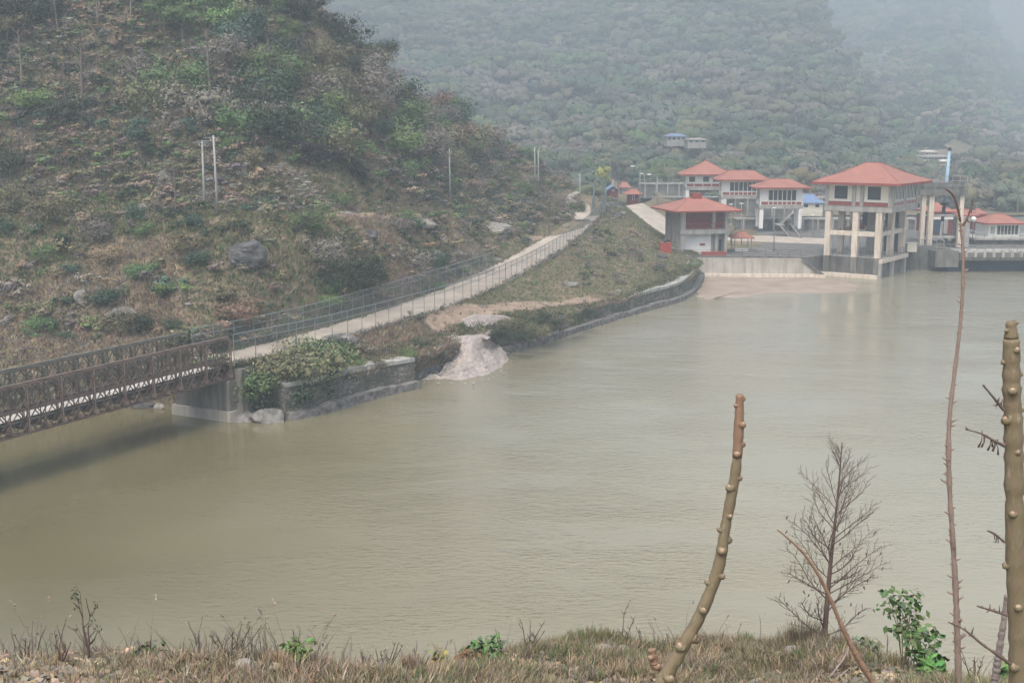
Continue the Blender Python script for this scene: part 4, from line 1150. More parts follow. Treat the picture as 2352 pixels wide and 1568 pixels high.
flight(gx(1826), 8.2, gx(1798), 5.6, 247); flight(gx(1790), 5.6, gx(1812), 3.25, 245.5); flight(gx(1812), 5.8, gx(1834), 3.25, 244)
m = MB(); m.box((gx(1793), 247, 5.5), (1.6, 3.2, .15)); part('landing', m, 'concrete', st)
# small open shelter with a red roof
sh_ = thing('garden_shelter', 'small open shelter with faded red roof on thin posts', 'shelter', PD(1705, 584, 213))
fr = FR(PD(1686, 584, 214), 0.05)
each('post', [(x, x + .14, y, y + .14, 3.2, 5.6) for x in (0, 3.0) for y in (0, 2.4)], 'steel', sh_, fr)
hip_roof(fr, 0, 3.1, 0, 2.5, 5.7, .95, .4, 1.2, sh_, 'x', fascia=.12)
m = MB(); m.bx(.4, 2.8, 1.0, 1.5, 3.2, 3.75, fr); part('bench', m, 'white', sh_)
# pale road behind, concrete blocks
slab('terrace_road', [PD(1660, 566, 236), PD(1900, 572, 228), PD(1900, 567, 240), PD(1760, 561, 246), PD(1660, 558, 248)], 2.9, PLAT + .03, 'road', kind='structure')
slab('terrace_lawn', [Q(1640, 216, 3), Q(1730, 222, 3), Q(1760, 232, 3), Q(1730, 262, 3), Q(1640, 262, 3)], 2.9, PLAT + .02, 'ground', kind='structure')
def mast_small(px, py, d, w, h, mat, name, label, cat):
    q = PD(px, py, d); m = MB(); m.box(q + (0, 0, h / 2), (w, w * .7, h)); m.box(q + (0, 0, h + .05), (w * 1.15, w * .85, .1)); return solo(name, m, mat, label, cat)
mast_small(1746, 586, 214, 1.0, .9, 'pole', 'concrete_block', 'small pale block by the shelter on the terrace', 'block')
mast_small(1766, 586, 213, .8, .7, 'pole', 'concrete_block', 'small pale block near the thin pale post', 'block')
mast_small(1762, 560, 240, 1.3, .9, 'white', 'control_cabinet', 'white control cabinet at the foot of the stilted house', 'cabinet')

# --- dam on the right: gantry, red house, control house, spillway
dam = thing('dam_wall', 'grey concrete dam with dark blue gate and railed walkway', 'dam', (75, 214, 0))
def X(px, d): return (px - CX) / 2745 * d
def wb(m, px0, px1, d0, d1, z0, z1): m.bx(X(px0, d0), X(px1, d0), d0, d1, z0, z1); return m
part('abutment_block', wb(MB(), 2096, 2168, 214, 236, -1.2, 4.0), 'concrete_dark', dam)
part('recess_wall', wb(MB(), 2168, 2176, 216.5, 236, -1.2, 3.9), 'concrete_dark', dam)
part('pier', wb(MB(), 2148, 2202, 210, 236, .9, 3.7), 'concrete_dark', dam)
part('pier_foot', wb(MB(), 2176, 2203, 211, 236, -1.2, .896), 'gate_steel', dam)
m = MB(); wb(m, 2203, 2760, 213, 214, -.9, 2.0); part('spillway_gate', m, 'gate_steel', dam)
m = MB(); wb(m, 2204, 2760, 209.5, 216, 2.6, 3.5); part('bridge_beam', m, 'concrete_dark', dam)
m = MB(); wb(m, 2204, 2760, 210.6, 215.4, 2.02, 2.597); part('lower_beam', m, 'concrete', dam)
m = MB()
for k in range(26): x = X(2212 + k * 21, 210); m.bx(x, x + .45, 209.2, 209.497, 2.7, 3.9)
part('corbel', m, 'concrete', dam)
m = MB(); wb(m, 2203, 2760, 209.6, 216, 3.504, 3.6); part('deck', m, 'concrete', dam)
railing('railing', [(X(2205, 210), 210, 3.6), (X(2760, 210), 210, 3.6)], 1.2, dam, step=1.4, mat='steel', bars=2, r=.05)
railing('railing', [(X(2100, 214), 214.5, 4.0), (X(2168, 214), 214.5, 4.0)], 1.3, dam, step=1.2, mat='steel', bars=2, r=.05)
railing('railing', [(X(2150, 210), 210.3, 3.7), (X(2200, 210), 210.3, 3.7)], 1.2, dam, step=1.2, mat='steel', bars=2, r=.05)
m = MB(); wb(m, 2236, 2760, 226, 236, 3.3, 4.25); part('back_block', m, 'concrete_dark', dam)
m = MB(); wb(m, 2234, 2762, 225.4, 236.4, 4.254, 4.6); part('back_coping', m, 'concrete', dam)
railing('railing', [(X(2236, 226), 225.7, 4.6), (X(2760, 226), 225.7, 4.6)], 1.1, dam, step=1.6, mat='steel', bars=2, r=.04)
# gantry
ga = thing('gate_gantry', 'weathered concrete gantry frame on pale columns over the dam gate', 'gantry', (X(2110, 218), 218, 4))
for px, w in ((2110, 9), (2127, 11), (2196, 10)):
    for d in (218, 226):
        m = MB(); x = X(px, d); m.bx(x, x + w / 2745 * 218, d, d + .9, 3.6, 13.0); part('column', m, 'column', ga)
m = MB(); wb(m, 2104, 2212, 217.6, 227.3, 13.004, 14.0); part('top_slab', m, 'concrete_dark', ga)
m = MB(); wb(m, 2112, 2204, 218.3, 226.5, 14.004, 15.2); wb(m, 2186, 2216, 219, 224, 15.204, 16.4); part('parapet', m, 'concrete_dark', ga)
railing('railing', [(X(2108, 218), 218, 14.0), (X(2210, 218), 218, 14.0)], 2.4, ga, step=1.3, mat='steel', bars=3, r=.05)
m = MB(); wb(m, 2206, 2222, 219, 224, 3.6, 9.0); part('lift_shaft', m, 'concrete', ga)
m = MB(); wb(m, 2116, 2190, 219.2, 220, 5.2, 5.6); wb(m, 2116, 2190, 219.2, 220, 9.2, 9.5); part('cross_beam', m, 'concrete', ga)
# blue mast rising through the gantry
mt = thing('blue_hoist_mast', 'tall pale blue hoist mast rising above the gantry', 'mast', PD(2166, 500, 222))
m = MB(); m.tube([PD(2170, 470, 222), PD(2174, 420, 222), PD(2181, 345, 222)], [.38, .35, .24], 12); part('upper_tube', m, 'blue_paint', mt)
m = MB(); m.tube([PD(2164, 508, 222), PD(2169, 472, 222)], [.3, .34], 10); part('middle_tube', m, 'gate_steel', mt)
m = MB(); m.tube([PD(2158, 566, 222), PD(2164, 508, 222)], [.22, .22], 10); part('lower_rod', m, 'white', mt)
m = MB(); m.tube([PD(2181, 345, 222), PD(2182, 338, 222)], [.42, .30], 10); part('cap', m, 'dark_rail', mt)
m = MB(); m.tube([PD(2170, 471, 222), PD(2170, 466, 222)], [.8, .8], 12); part('collar', m, 'dark_rail', mt)
m = MB()
for k in range(14): q = PD(2166, 568, 221.5) + ((k % 7 - 3) * .9, (k // 7) * 1.4, 0); m.box(q + (0, 0, .5), (.5, .7, 1.0 + .5 * (k % 3)))
part('machinery', m, 'dark_rail', mt)
# red gate house behind the gantry
rh = thing('red_walled_house', 'dark red walled house with red roofs behind the gantry', 'house', (X(2128, 240), 240, 4))
fr = FR((X(2130, 242), 242), 0)
m = MB(); m.bx(0, 7.4, 0, 8, 4, 7.6, fr); part('wall', m, 'red_wall', rh)
m = MB(); m.bx(-.2, 7.6, -.3, -.004, 6.9, 7.4, fr); part('band', m, 'white', rh)
m = MB(); m.bx(.2, 2.6, -.12, -.005, 4.2, 6.8, fr); part('door', m, 'gate_steel', rh)
m = MB(); m.bx(2.8, 3.6, -.2, -.005, 4.0, 6.85, fr); part('pilaster', m, 'concrete', rh)
hip_roof(fr, 0, 4.6, 0, 7, 8.5, 1.6, .5, 1.0, rh, 'y'); m = MB(); m.bx(.4, 4.2, .4, 6.6, 7.61, 8.4, fr); part('clerestory', m, 'red_wall', rh)
hip_roof(fr, 5.3, 9.5, 0, 7, 7.75, .9, .4, 3, rh, 'x')
kr = thing('red_roof_shed', 'small dark shed with red roof right of the gantry', 'shed', (X(2236, 250), 250, 4))
fr = FR((X(2236, 250), 250), 0); m = MB(); m.bx(0, 1.8, 0, 4, 4, 7.4, fr); part('wall', m, 'red_wall', kr); hip_roof(fr, 0, 1.8, 0, 4, 7.5, .9, .4, .5, kr, 'x')
# control house far right
ch = thing('control_house', 'low white control house with red roof at the dam end', 'house', (X(2266, 232), 232, 4.6))
fr = FR((X(2266, 229), 229), math.radians(3))
m = MB(); m.bx(0, 6.0, 0, 6, 4.6, 7.0, fr); part('wall', m, 'white', ch)
window(fr, ch, 1.6, 5.7, 5.0, 6.7, 0, nm=6, fw=.12)
window(fr, ch, .3, 1.2, 5.1, 6.5, 0, nm=1, glass='concrete', fw=.05)
hip_roof(fr, 0, 6.0, 0, 6, 7.2, 1.5, 1.0, 2.0, ch, 'x')
m = MB(); V, Fs = rock_mesh(.55, 4, (1, 1, 1), 0, 8); m.add(V + PD(2236, 504, 226), Fs, True); sp_ = PD(2236, 504, 226)
gd = thing('dish_antenna', 'small white round antenna left of the control house', 'antenna', sp_ - (0, 0, 3)); part('dish', m, 'white', gd)
m = MB(); m.tube([sp_ - (0, 0, 3.6), sp_], .07, 6); part('mount', m, 'steel', gd)

# --- low houses and sheds in the middle distance
def shed(px0, px1, ybase, ytop, d, mat, roofmat, rise, name, label, cat='house', depth=6, gable=False, nwin=2, grp=None, over=.5):
    a, b_ = PD(px0, ybase, d), PD(px1, ybase, d); zt = PD(px0, ytop, d)[2]
    t = thing(name, label, cat, a, grp); fr = FR(a, 0.02); L = b_[0] - a[0]
    m = MB(); m.bx(0, L, 0, depth, a[2] - 1.5, zt, fr); part('wall', m, mat, t)
    if gable:
        m = MB(); V = [(-over, -over, zt - .2), (L / 2, -over, zt + rise), (L + over, -over, zt - .2), (-over, depth + over, zt - .2), (L / 2, depth + over, zt + rise), (L + over, depth + over, zt - .2)]
        V2 = [(x, y, z - .15) for x, y, z in V]
        m.add([fr(*p) for p in V + V2], [(0, 1, 4, 3), (1, 2, 5, 4), (9, 10, 7, 6), (10, 11, 8, 7), (0, 6, 7, 1), (1, 7, 8, 2), (3, 4, 10, 9), (4, 5, 11, 10), (0, 3, 9, 6), (2, 8, 11, 5)])
        part('roof', m, roofmat, t)
        m = MB(); m.add([fr(0, 0.0, zt), fr(L, 0.0, zt), fr(L / 2, 0.0, zt + rise - .25), fr(0, .2, zt), fr(L, .2, zt), fr(L / 2, .2, zt + rise - .25)], [(0, 1, 2), (5, 4, 3), (0, 3, 4, 1), (1, 4, 5, 2), (2, 5, 3, 0)]); part('gable', m, mat, t)
    else:
        hip_roof(fr, 0, L, 0, depth, zt + .05, rise, over, L * .5, t, 'x', roofmat, fascia=.15)
    h = zt - a[2]
    for k in range(nwin):
        x = L * (k + .5) / nwin; window(fr, t, x - L * .09, x + L * .09, a[2] + h * .35, a[2] + h * .8, 0, nm=1, fw=.08)
    return t
shed(1838, 1890, 482, 466, 288, 'cream', 'blue_roof', 1.9, 'site_office', 'low cream site office with blue sheet roof by the gate house', nwin=2, depth=8)
shed(1690, 1740, 476, 456, 300, 'yellow', 'roof', .5, 'yellow_hut', 'pale yellow hut seen under the stilted houses', nwin=2, depth=3)
shed(1384, 1417, 421, 415, 330, 'cream', 'blue_roof', 1.5, 'gable_cottage', 'small pale cottage with blue roof among trees', gable=True, nwin=1)
shed(1396, 1420, 440, 436, 305, 'red_wall', 'blue_roof', 1.0, 'blue_shed', 'low shed with blue roof left of the red-roofed huts', nwin=1, gable=True)
shed(1374, 1404, 434, 430, 316, 'concrete', 'blue_roof', .8, 'blue_lean_to', 'blue lean-to roof behind the low blue shed', nwin=1)
shed(1428, 1446, 434, 431, 322, 'concrete', 'roof', 1.3, 'red_roof_hut', 'tiny hut with plain red roof behind the kiosk', nwin=1)
shed(1443, 1467, 464, 446, 272, 'red_wall', 'roof', 1.1, 'guard_kiosk', 'dark red guard kiosk with red roof at the ramp top', 'kiosk', nwin=1, depth=3, over=.9)
shed(1532, 1575, 326, 313, 425, 'concrete', 'blue_roof', .9, 'hillside_house', 'grey house with blue roof alone on the wooded slope', nwin=4, depth=8)
mast_small(2092, 578, 213, 1.7, 1.5, 'cream', 'gate_cabinet', 'cream cabinet between the gate house and the gantry', 'cabinet')
shed(1580, 1622, 330, 321, 418, 'concrete', 'concrete', .5, 'hillside_house', 'small white flat-roofed house beside the blue-roofed one', nwin=3, depth=7)
vg = 'pale village buildings far across the valley'
for i, (a, b_, yb, yt, d, lab) in enumerate(((2126, 2152, 362, 349, 900, 'upper pale yellow block of the far hillside village'), (2120, 2190, 370, 360, 880, 'longest pale yellow block of the far hillside village'), (2160, 2194, 379, 371, 870, 'lowest pale yellow block of the far hillside village'),
                                         (2058, 2080, 304, 297, 1000, 'faint pale house highest across the valley'), (2082, 2100, 312, 306, 990, 'faint pale house just below the highest one'), (2262, 2290, 318, 311, 1000, 'faint far pale house at the right above the dam'), (2300, 2330, 320, 312, 1000, 'second faint far pale house at the right edge'))):
    q = hit((a + b_) / 2, yb, [mount2]); d = float(q[1]) if q is not None else d; shed(a, b_, yb, yt, d, 'yellow', 'concrete' if i % 2 else 'cream', .8, 'village_building', lab, 'building', depth=10, nwin=6 if b_ - a > 30 else 4, grp=vg)
# ------------------------------------------------------------------ boulders
def boulder(px, py, r, label, mat='rock', squash=(1, .9, .7), seed=0, name='boulder', loc=None, grp=None, sink=.36, lofts=None):
    p = hit(px, py, lofts) if loc is None else np.array(loc)
    if p is None: return
    V, Fs = rock_mesh(r, seed, squash)
    me = bpy.data.meshes.new(name); me.from_pydata((V + (0, 0, r * squash[2] * (1 - 2 * sink) )).tolist(), [], Fs)
    me.polygons.foreach_set('use_smooth', [False] * len(Fs)); me.materials.append(M[mat])
    o = bpy.data.objects.new(name, me); C.objects.link(o); o.location = tuple(p)
    o['label'] = label; o['category'] = 'boulder'
    if grp: o['group'] = grp
    return o
boulder(557, 596, 2.15, 'biggest dark angular boulder on the brown slope above the fence', 'rock_dark', (1.12, .8, .78), 4)
boulder(187, 698, .95, 'upright pale grey boulder on the slope above the bridge', 'rock', (.85, .7, 1.25), 9)
boulder(610, 492, 1.1, 'grey boulder right of the pole pair', 'rock', (1, .8, .6), 12)
boulder(705, 505, .95, 'dark boulder on the terrace at the foot of the scree', 'rock_dark', (.9, .7, .7), 14)
boulder(380, 420, 1.4, 'round grey boulder on the slope left of the poles', 'rock', (1, .8, .8), 15)
boulder(850, 545, 1.0, 'dark boulder in the gully above the fence', 'rock_dark', (1, .8, .8), 16)
boulder(970, 520, 1.9, 'pale smooth rock slab below the dirt terrace', 'rock_pale', (1.5, 1, .45), 17)
boulder(1138, 530, 2.6, 'broad heap-like grey rock by the track', 'rock_pale', (1.3, 1, .5), 18)
boulder(1139, 600, .85, 'grey boulder beside the fence at mid road', 'rock', (1.1, .8, .6), 19)
boulder(1300, 522, .7, 'small white boulder on the verge at the road bend', 'rock_pale', (1, .8, .7), 20)
boulder(280, 722, 1.35, 'flat mossy grey rock ledge above the bridge', 'rock', (1.3, 1, .5), 21, sink=.45)
boulder(552, 968, 1.55, 'left shore rock at the abutment foot', 'rock', (1.15, .8, .5), 22, loc=PZ(552, 968, -.2), sink=.3)
boulder(616, 972, 1.75, 'right larger shore rock at the abutment foot', 'rock', (1.1, .9, .55), 23, loc=PZ(616, 970, -.2), sink=.3)
boulder(345, 930, 1.5, 'dark shore rock under the bridge end', 'rock_dark', (1.2, .9, .8), 24, loc=PZ(345, 936, -.2))
boulder(372, 935, .8, 'small pale shore rock beside the abutment', 'rock_pale', (1, .8, .6), 25, loc=PZ(372, 938, -.1))
boulder(318, 930, .9, 'brown shore rock under the bridge', 'rock', (1.3, .8, .6), 26, loc=PZ(318, 934, -.1))
boulder(1420, 672, .45, 'white stone on the grass above the dirt track', 'rock_pale', (1.2, .8, .8), 27)
boulder(1305, 655, 1.1, 'flat brown-grey rock on the grass slope below the road', 'rock', (1.3, 1, .45), 28)
boulder(1520, 592, .9, 'dark rock beside the red fire box', 'rock_dark', (1.3, .8, .6), 29)
for i, (px, py, r) in enumerate(((1388, 474, .9), (1398, 470, .8), (1408, 476, 1.1), (1420, 480, .9), (1394, 484, .8), (1405, 490, .7), (1430, 492, .7), (1416, 499, .8), (1400, 500, .6), (1424, 468, .8), (1384, 490, .6))):
    boulder(px, py, r, 'grey rubble block heaped on the slope beside the road bend', 'rock_dark' if i % 3 else 'rock', (1.2, 1, .75), 130 + i, 'rubble_block', grp='rubble blocks at the road bend')
boulder(750, 145, 1.1, 'pale rock outcrop high on the left hill', 'rock_pale', (1.6, .8, .5), 33)
boulder(700, 168, .8, 'second pale outcrop high on the left hill', 'rock_pale', (1.4, .8, .5), 34)
grs = 'loose stones on the dry slope'
k = 0
for px, py, r in ((118, 303, .5), (178, 300, .45), (325, 478, .6), (500, 470, .45), (455, 545, .5), (860, 600, .5), (1060, 535, .5), (1215, 548, .45), (1255, 541, .4), (915, 480, .4), (985, 465, .35),
                  (640, 470, .6), (668, 455, .5), (690, 470, .5), (660, 430, .45), (730, 475, .45), (70, 610, .4), (430, 700, .45), (205, 815, .5), (900, 590, .5), (1190, 690, .3), (1250, 700, .3), (1345, 690, .35), (1105, 705, .3)):
    k += 1
    boulder(px, py, r, 'small pale loose stone in dry grass or on the track', 'rock_pale' if k % 3 else 'rock', (1.2, .9, .6), 40 + k, 'loose_stone', grp=grs)
# rocky rubble of the road verge and the wall top above the abutment
vb = [PZ(600, 822, 4.6), PZ(660, 806, 4.7), PZ(720, 790, 4.9), PZ(790, 772, 5.1)]
for i, q in enumerate(vb):
    boulder(0, 0, 1.5, ['low grey broken parapet stone nearest the bridge', 'second grey parapet stone from the bridge', 'third grey parapet stone from the bridge', 'last grey parapet stone along the verge'][i], 'rock', (1.45, .7, .42), 60 + i, 'parapet_stone', loc=q + (0, -.7, -.4))

# ------------------------------------------------------------------ hillside cover
COL = {'dry': (.215, .168, .115), 'olive': (.135, .130, .072), 'green': (.088, .140, .055), 'dark': (.034, .050, .028), 'burnt': (.045, .038, .045), 'fresh': (.13, .20, .068), 'red': (.215, .150, .105),
       'grey': (.175, .160, .135), 'purple': (.135, .112, .102), 'blue': (.055, .095, .066), 'straw': (.33, .265, .18)}
def tints(names, probs, n, var=.18):
    c = np.array([COL[k] for k in names])[rng.choice(len(names), n, p=np.array(probs) / sum(probs))]
    return np.clip(c * (1 + var * rng.normal(size=(n, 1))) * (1 + .06 * rng.normal(size=(n, 3))), .008, .6)
def patch(P, scale, seed): return fbm(P[:, 0], P[:, 1], scale, 3, seed)
tv = [tufts(6, .30, .05, .3, 1.2), tufts(6, .24, .055, .35, 1.6), tufts(5, .42, .04, .25, .9)]
offroad = lambda c, rv: ((rv < 3.93) | (rv > 5.05) | (c[:, 0] < -28.5)) & (rv > np.where(c[:, 0] < -3, 1.15, 1.9)) & (rv < 10.9)
def keep(P, patches, th=.45): return P[(px_patches(P, patches) < th) | (rng.random(len(P)) < .12)]
dirtp = [(1118, 740, 74, 24, 1)] + [q for q in track_px if q[4] > .7] + [(1325, 475, 34, 36, 1), (1305, 448, 30, 14, 1)]
P = bank.sample(90000, lambda c, rv: offroad(c, rv) * np.where(c[:, 1] < 150, 1.4, .8) * inframe(c)); P = keep(P, dirtp)
big = patch(P, 9, 5)
T = np.where((big > .05)[:, None], tints(['dry', 'straw', 'red', 'grey'], [5, .7, 1.0, 2], len(P), .1), tints(['olive', 'green', 'dry', 'dark'], [5, 2.6, 2, .8], len(P), .1))
xx, yy = topx(P)
lower = (yy > 480) & (xx > 1060)
T = np.where((lower & (rng.random(len(P)) < .72))[:, None], tints(['green', 'olive', 'fresh', 'dry'], [3, 4, .9, 1.3], len(P)), T)
scatter('hillside_grass', tv, P, (.6 + .8 * rng.random(len(P))) * np.where(lower, .6, 1), T, label='dry brown and olive grass covering the hillside')
P = shoulder.sample(7000, lambda c, rv: (rv < 1.0)); T = tints(['olive', 'green', 'dry', 'fresh'], [4, 3, 2, .6], len(P))
scatter('shoulder_grass', tv, P, .5 + .6 * rng.random(len(P)), T, label='olive green grass on the slope between the two roads')

# low brushwood nobody could count
lowv = [full(blob_lumps(2.3, 1.3, 5, 0, 60 + i), 150, .105, .45, .42, var=.5) for i in range(4)] + [full(blob_lumps(1.7, 1.6, 4, 0, 70 + i), 115, .11, .45, .42, var=.5) for i in range(2)]
twv = [bare(1.7, 1, 80 + i, .03, 1.0, 4, 3, .6, .05, .8) for i in range(3)]
def brush_w(c, rv):  # clumped
    x, y = topx(c); w = offroad(c, rv) * inframe(c)
    w = w * np.where(rv > 5, 1.0, .12) * np.clip(.5 + 1.2 * fbm(c[:, 0], c[:, 1], 11, 3, 8), .1, 2) * np.where(rv > 9, 2.0, 1.0)
    return w
P = bank.sample(5200, brush_w); P = keep(P, dirtp + [(700, 425, 60, 45, 1), (640, 400, 30, 30, 1)])
hgt = np.clip((P[:, 2] - 15) / 20, 0, 1)
T = np.where((rng.random(len(P)) < .38)[:, None], tints(['olive', 'green', 'dark', 'blue', 'fresh'], [4, 3.5, 4.5, 1.8, .8], len(P)), tints(['grey', 'purple', 'dry', 'red', 'olive', 'dark'], [3.4, 2.6, 2.4, .9, 2, 1.6], len(P)))
scatter('hillside_brush', lowv, P, .5 + .9 * rng.random(len(P)) ** 1.5, T * 1.18, label='low dry scrub and brushwood spread over the hillside')
P = bank.sample(2600, brush_w)
scatter('dry_twigs', twv, P, .7 + .9 * rng.random(len(P)), np.ones((len(P), 3)), label='bare grey twigs standing among the hillside scrub')
# scree of broken slabs
P = bank.sample(60000, lambda c, rv: (rv > 7.5) & (rv < 9.8)); P = P[px_patches(P, [(648, 388, 22, 14, 1), (680, 410, 30, 18, 1), (715, 438, 34, 18, 1), (750, 462, 34, 13, 1), (795, 484, 30, 7, 1), (612, 482, 26, 12, .8)]) > .62][:620]
rv_ = []
for i in range(5):
    V, Fs = rock_mesh(.32, 90 + i, (1.3, .9, .35), 7, 5); rv_.append((V, np.array([f if len(f) == 4 else f + (f[-1],) for f in Fs]), np.ones((len(V), 3)), np.zeros((len(V), 3))))
g_ = (.17 + .15 * rng.random(len(P)))[:, None] * np.array([1, .93, .83])
scatter('scree_slabs', rv_, P, .5 + 1.1 * rng.random(len(P)) ** 2, g_, label='pale broken slabs of a scree on the left hill')

# counted shrubs: one object each, sharing a few shapes
def lib_thing(name, kinds):
    out = []
    for V, Fq, tm, ta, col, wd in kinds: out.append(None)
    return out
def mesh_of(nm, data, col=None, mat='leafi'):
    V, Fq, tm, ta = data
    me = np_mesh(nm, V, Fq, np.clip(np.array(col if col is not None else (0, 0, 0)) * tm + ta, .005, 1)); me.materials.append(M[mat]); return me
def make_plant(name, crown, trunk, col, label, cat, grp, loc, rot, sc):
    e = thing(name, label, cat, loc, grp); e.rotation_euler = (0, 0, rot); e.scale = (sc,) * 3
    for nm, me in (('crown', crown), ('trunk', trunk)):
        if me is None: continue
        o = bpy.data.objects.new(nm, me); C.objects.link(o); o.parent = e
    return e
def shrub_parts(seed, w, h, nl, n, s, col):
    a = full(blob_lumps(w, h, nl, 0, seed), n, s, .6, .26, var=.6)
    rr = random.Random(seed); tw = [wood(*tube([(0, 0, -.4), (math.cos(q) * w * .2, math.sin(q) * w * .2, h * .4), (math.cos(q) * w * .4, math.sin(q) * w * .4, h * .85)], [.05, .035, .012], 3), BARK) for q in [rr.uniform(0, 6.28) for _ in range(6)]]
    return mesh_of('crown', a, col), mesh_of('trunk', join(*tw))
SH = {}
for key, nv in (('dark', 3), ('green', 3), ('olive', 3), ('fresh', 2), ('grey', 3), ('blue', 2), ('red', 2), ('burnt', 2)):
    SH[key] = [shrub_parts(100 + 7 * i + len(key) * 31, 2.6 + .5 * i, 1.9 + .4 * i, 10 + i, 1900, .082, COL[key]) for i in range(nv)]
labels = {'dark': 'dark green leafy bush on the hillside', 'green': 'mid green leafy bush on the hillside', 'olive': 'olive brown bush on the hillside', 'fresh': 'bright green bush standing out on the hillside',
          'grey': 'dry grey bush on the hillside', 'blue': 'bluish green bush on the hillside', 'red': 'reddish dry bush on the hillside', 'burnt': 'burnt blackish bush on the hillside'}
def zone(p):
    x, y = topx(p); x, y = float(x[0]), float(y[0])
    if y > 500: return 'on the lower slope above the bridge' if x < 520 else 'between the big boulder and the fence' if x < 900 else 'on the low bank beside the road'
    if y > 300: return 'on the middle slope left of the pole pair' if x < 450 else 'between the poles and the scree' if x < 800 else 'on the spur above the road bend'
    if y > 150: return 'on the upper slope at the left edge' if x < 300 else 'on the upper slope above the pole pair' if x < 620 else 'along the ridge right of the poles'
    return 'near the top left corner of the hill' if x < 350 else 'near the top of the hill by the skyline'
def put_shrub(key, p, sc, label=None):
    cr, tk = random.choice(SH[key])
    return make_plant('hillside_shrub', cr, tk, None, label or labels[key].replace('on the hillside', zone(p)), 'shrub', 'shrubs scattered over the left hillside', p - (0, 0, .1), random.uniform(0, 6.28), sc)
P = bank.sample(2600, lambda c, rv: offroad(c, rv) * inframe(c, 20) * (rv > 5.2) * np.where(rv > 9.2, 3.2, np.where(rv > 7.9, .25, 1.0)) * np.clip(.5 + 1.4 * fbm(c[:, 0], c[:, 1], 15, 3, 77), .05, 2))
P = P[px_patches(P, [(700, 425, 75, 55, 1), (500, 450, 60, 50, 1), (640, 400, 45, 40, 1), (1180, 560, 120, 50, 1), (860, 495, 160, 14, 1), (560, 570, 60, 50, 1)]) < .3][:228]
keys = [k for k in SH if k != 'burnt']
cl = fbm(P[:, 0], P[:, 1], 14, 2, 55)
for p, c in zip(P, cl):
    pr = [2.4, 2.6, 3, .5, 4.4, 1.6, 1.1] if c < .1 else [4, 4.5, 2.6, 1.5, 1.2, 2, .2]
    put_shrub(random.choices(keys, pr)[0], p, random.uniform(.7, 1.6) * (1.5 if p[2] > 20 else .8))
for px, py, sc_ in ((650, 340, 1.0), (680, 352, 1.1), (710, 362, 1.1), (735, 378, 1.0), (760, 372, .9), (810, 402, 1.1), (830, 415, .9), (700, 378, .8)):
    p = hit(px, py)
    if p is not None: put_shrub('burnt', p, sc_)
# bushes one can point at
def at_shrub(px, py, key, sc, label):
    p = hit(px, py)
    if p is not None: put_shrub(key, p, sc, label)
at_shrub(90, 770, 'green', .75, 'small green bush above the left end of the bridge')
at_shrub(25, 400, 'dark', 1.5, 'large dark bush at the left picture edge on the terrace')
at_shrub(760, 655, 'dark', 1.5, 'left dark bush in the shaded bank notch above the road')
at_shrub(815, 650, 'dark', 1.6, 'right dark bush in the shaded bank notch above the road')
at_shrub(740, 600, 'grey', 1.2, 'grey bush over the notch in the bank')
at_shrub(960, 630, 'grey', 1.4, 'big grey green bush on the bank above the fence')
at_shrub(1000, 625, 'dark', 1.2, 'dark bush at the foot of the big grey green bush')
at_shrub(1085, 600, 'grey', 1.0, 'small grey bush near the end of the hillside fence')
at_shrub(925, 410, 'fresh', 1.3, 'round vivid green bush left of the lone slender pole')
at_shrub(530, 290, 'fresh', 1.5, 'bright green bush clump right above the pole pair')
at_shrub(600, 290, 'green', 1.6, 'wide green bush clump above the pole pair')
at_shrub(1175, 340, 'green', 1.6, 'green tree-like bush left behind the two close poles')
at_shrub(1215, 372, 'green', 1.6, 'green bush right behind the two close poles')
at_shrub(1125, 330, 'olive', 1.6, 'olive bush on the ridge above the road')
at_shrub(1050, 320, 'dark', 1.4, 'dark bush on the ridge above the lone pole')
at_shrub(860, 300, 'dark', 1.8, 'biggest dark bush in the middle of the ridge')
at_shrub(830, 285, 'olive', 1.8, 'big olive bush in the middle of the ridge')
at_shrub(930, 290, 'green', 1.2, 'flat green bush on the upper ridge')
at_shrub(690, 340, 'purple' if 'purple' in SH else 'grey', 1.1, 'burnt grey bush above the scree')
for px, py, lab, sc, key in ((600, 905, 'leftmost green bush hanging over the bridge wall', .95, 'green'), (640, 915, 'dark bush low on the river wall by the bridge', 1.0, 'dark'), (690, 915, 'dark bush at the water beside the river wall', 1.0, 'dark'), (660, 880, 'yellow green bush on top of the river wall', 1.0, 'olive'),
                          (715, 880, 'olive bush in the middle of the river wall top', .95, 'olive'), (745, 845, 'tallest green bush behind the river wall', 1.05, 'green'), (780, 830, 'dark green bush right of the tallest wall bush', .8, 'dark'), (590, 930, 'dark hanging bush at the abutment corner', .8, 'dark'), (740, 905, 'dark bush at the right end of the wall thicket', .7, 'dark'),
                          (825, 845, 'small pale green bush on the grass behind the wall', .5, 'fresh'), (935, 820, 'yellow green grassy bush at the wall gap', .55, 'fresh'), (870, 842, 'small olive bush on the grass behind the wall', .5, 'olive'), (1010, 822, 'small dark bush on the setback wall', .4, 'dark')):
    p = hit(px, py)
    sc = sc * 1.7 if px < 800 else sc
    if p is not None:
        if p[2] < .6: p = PZ(px, py, .9) + (0, .6, 0)
        put_shrub(key, p + (0, -.4, 0), sc, lab)
i = 0
for px, py, sc in ((1150, 775, .5), (1180, 765, .6), (1215, 758, .6), (1250, 752, .65), (1285, 742, .6), (1320, 735, .5), (1345, 722, .45), (1235, 770, .45), (1200, 780, .45), (1270, 758, .45)):
    i += 1; p = PZ(px, py + 6, 2.0)
    if p is not None: put_shrub(['dark', 'dark', 'olive'][i % 3], p + (0, .1, 0), sc * 1.6, 'low dark bush growing over the long curving wall')
at_shrub(1628, 620, 'dark', .8, 'dark bush at the corner of apron and curving wall')
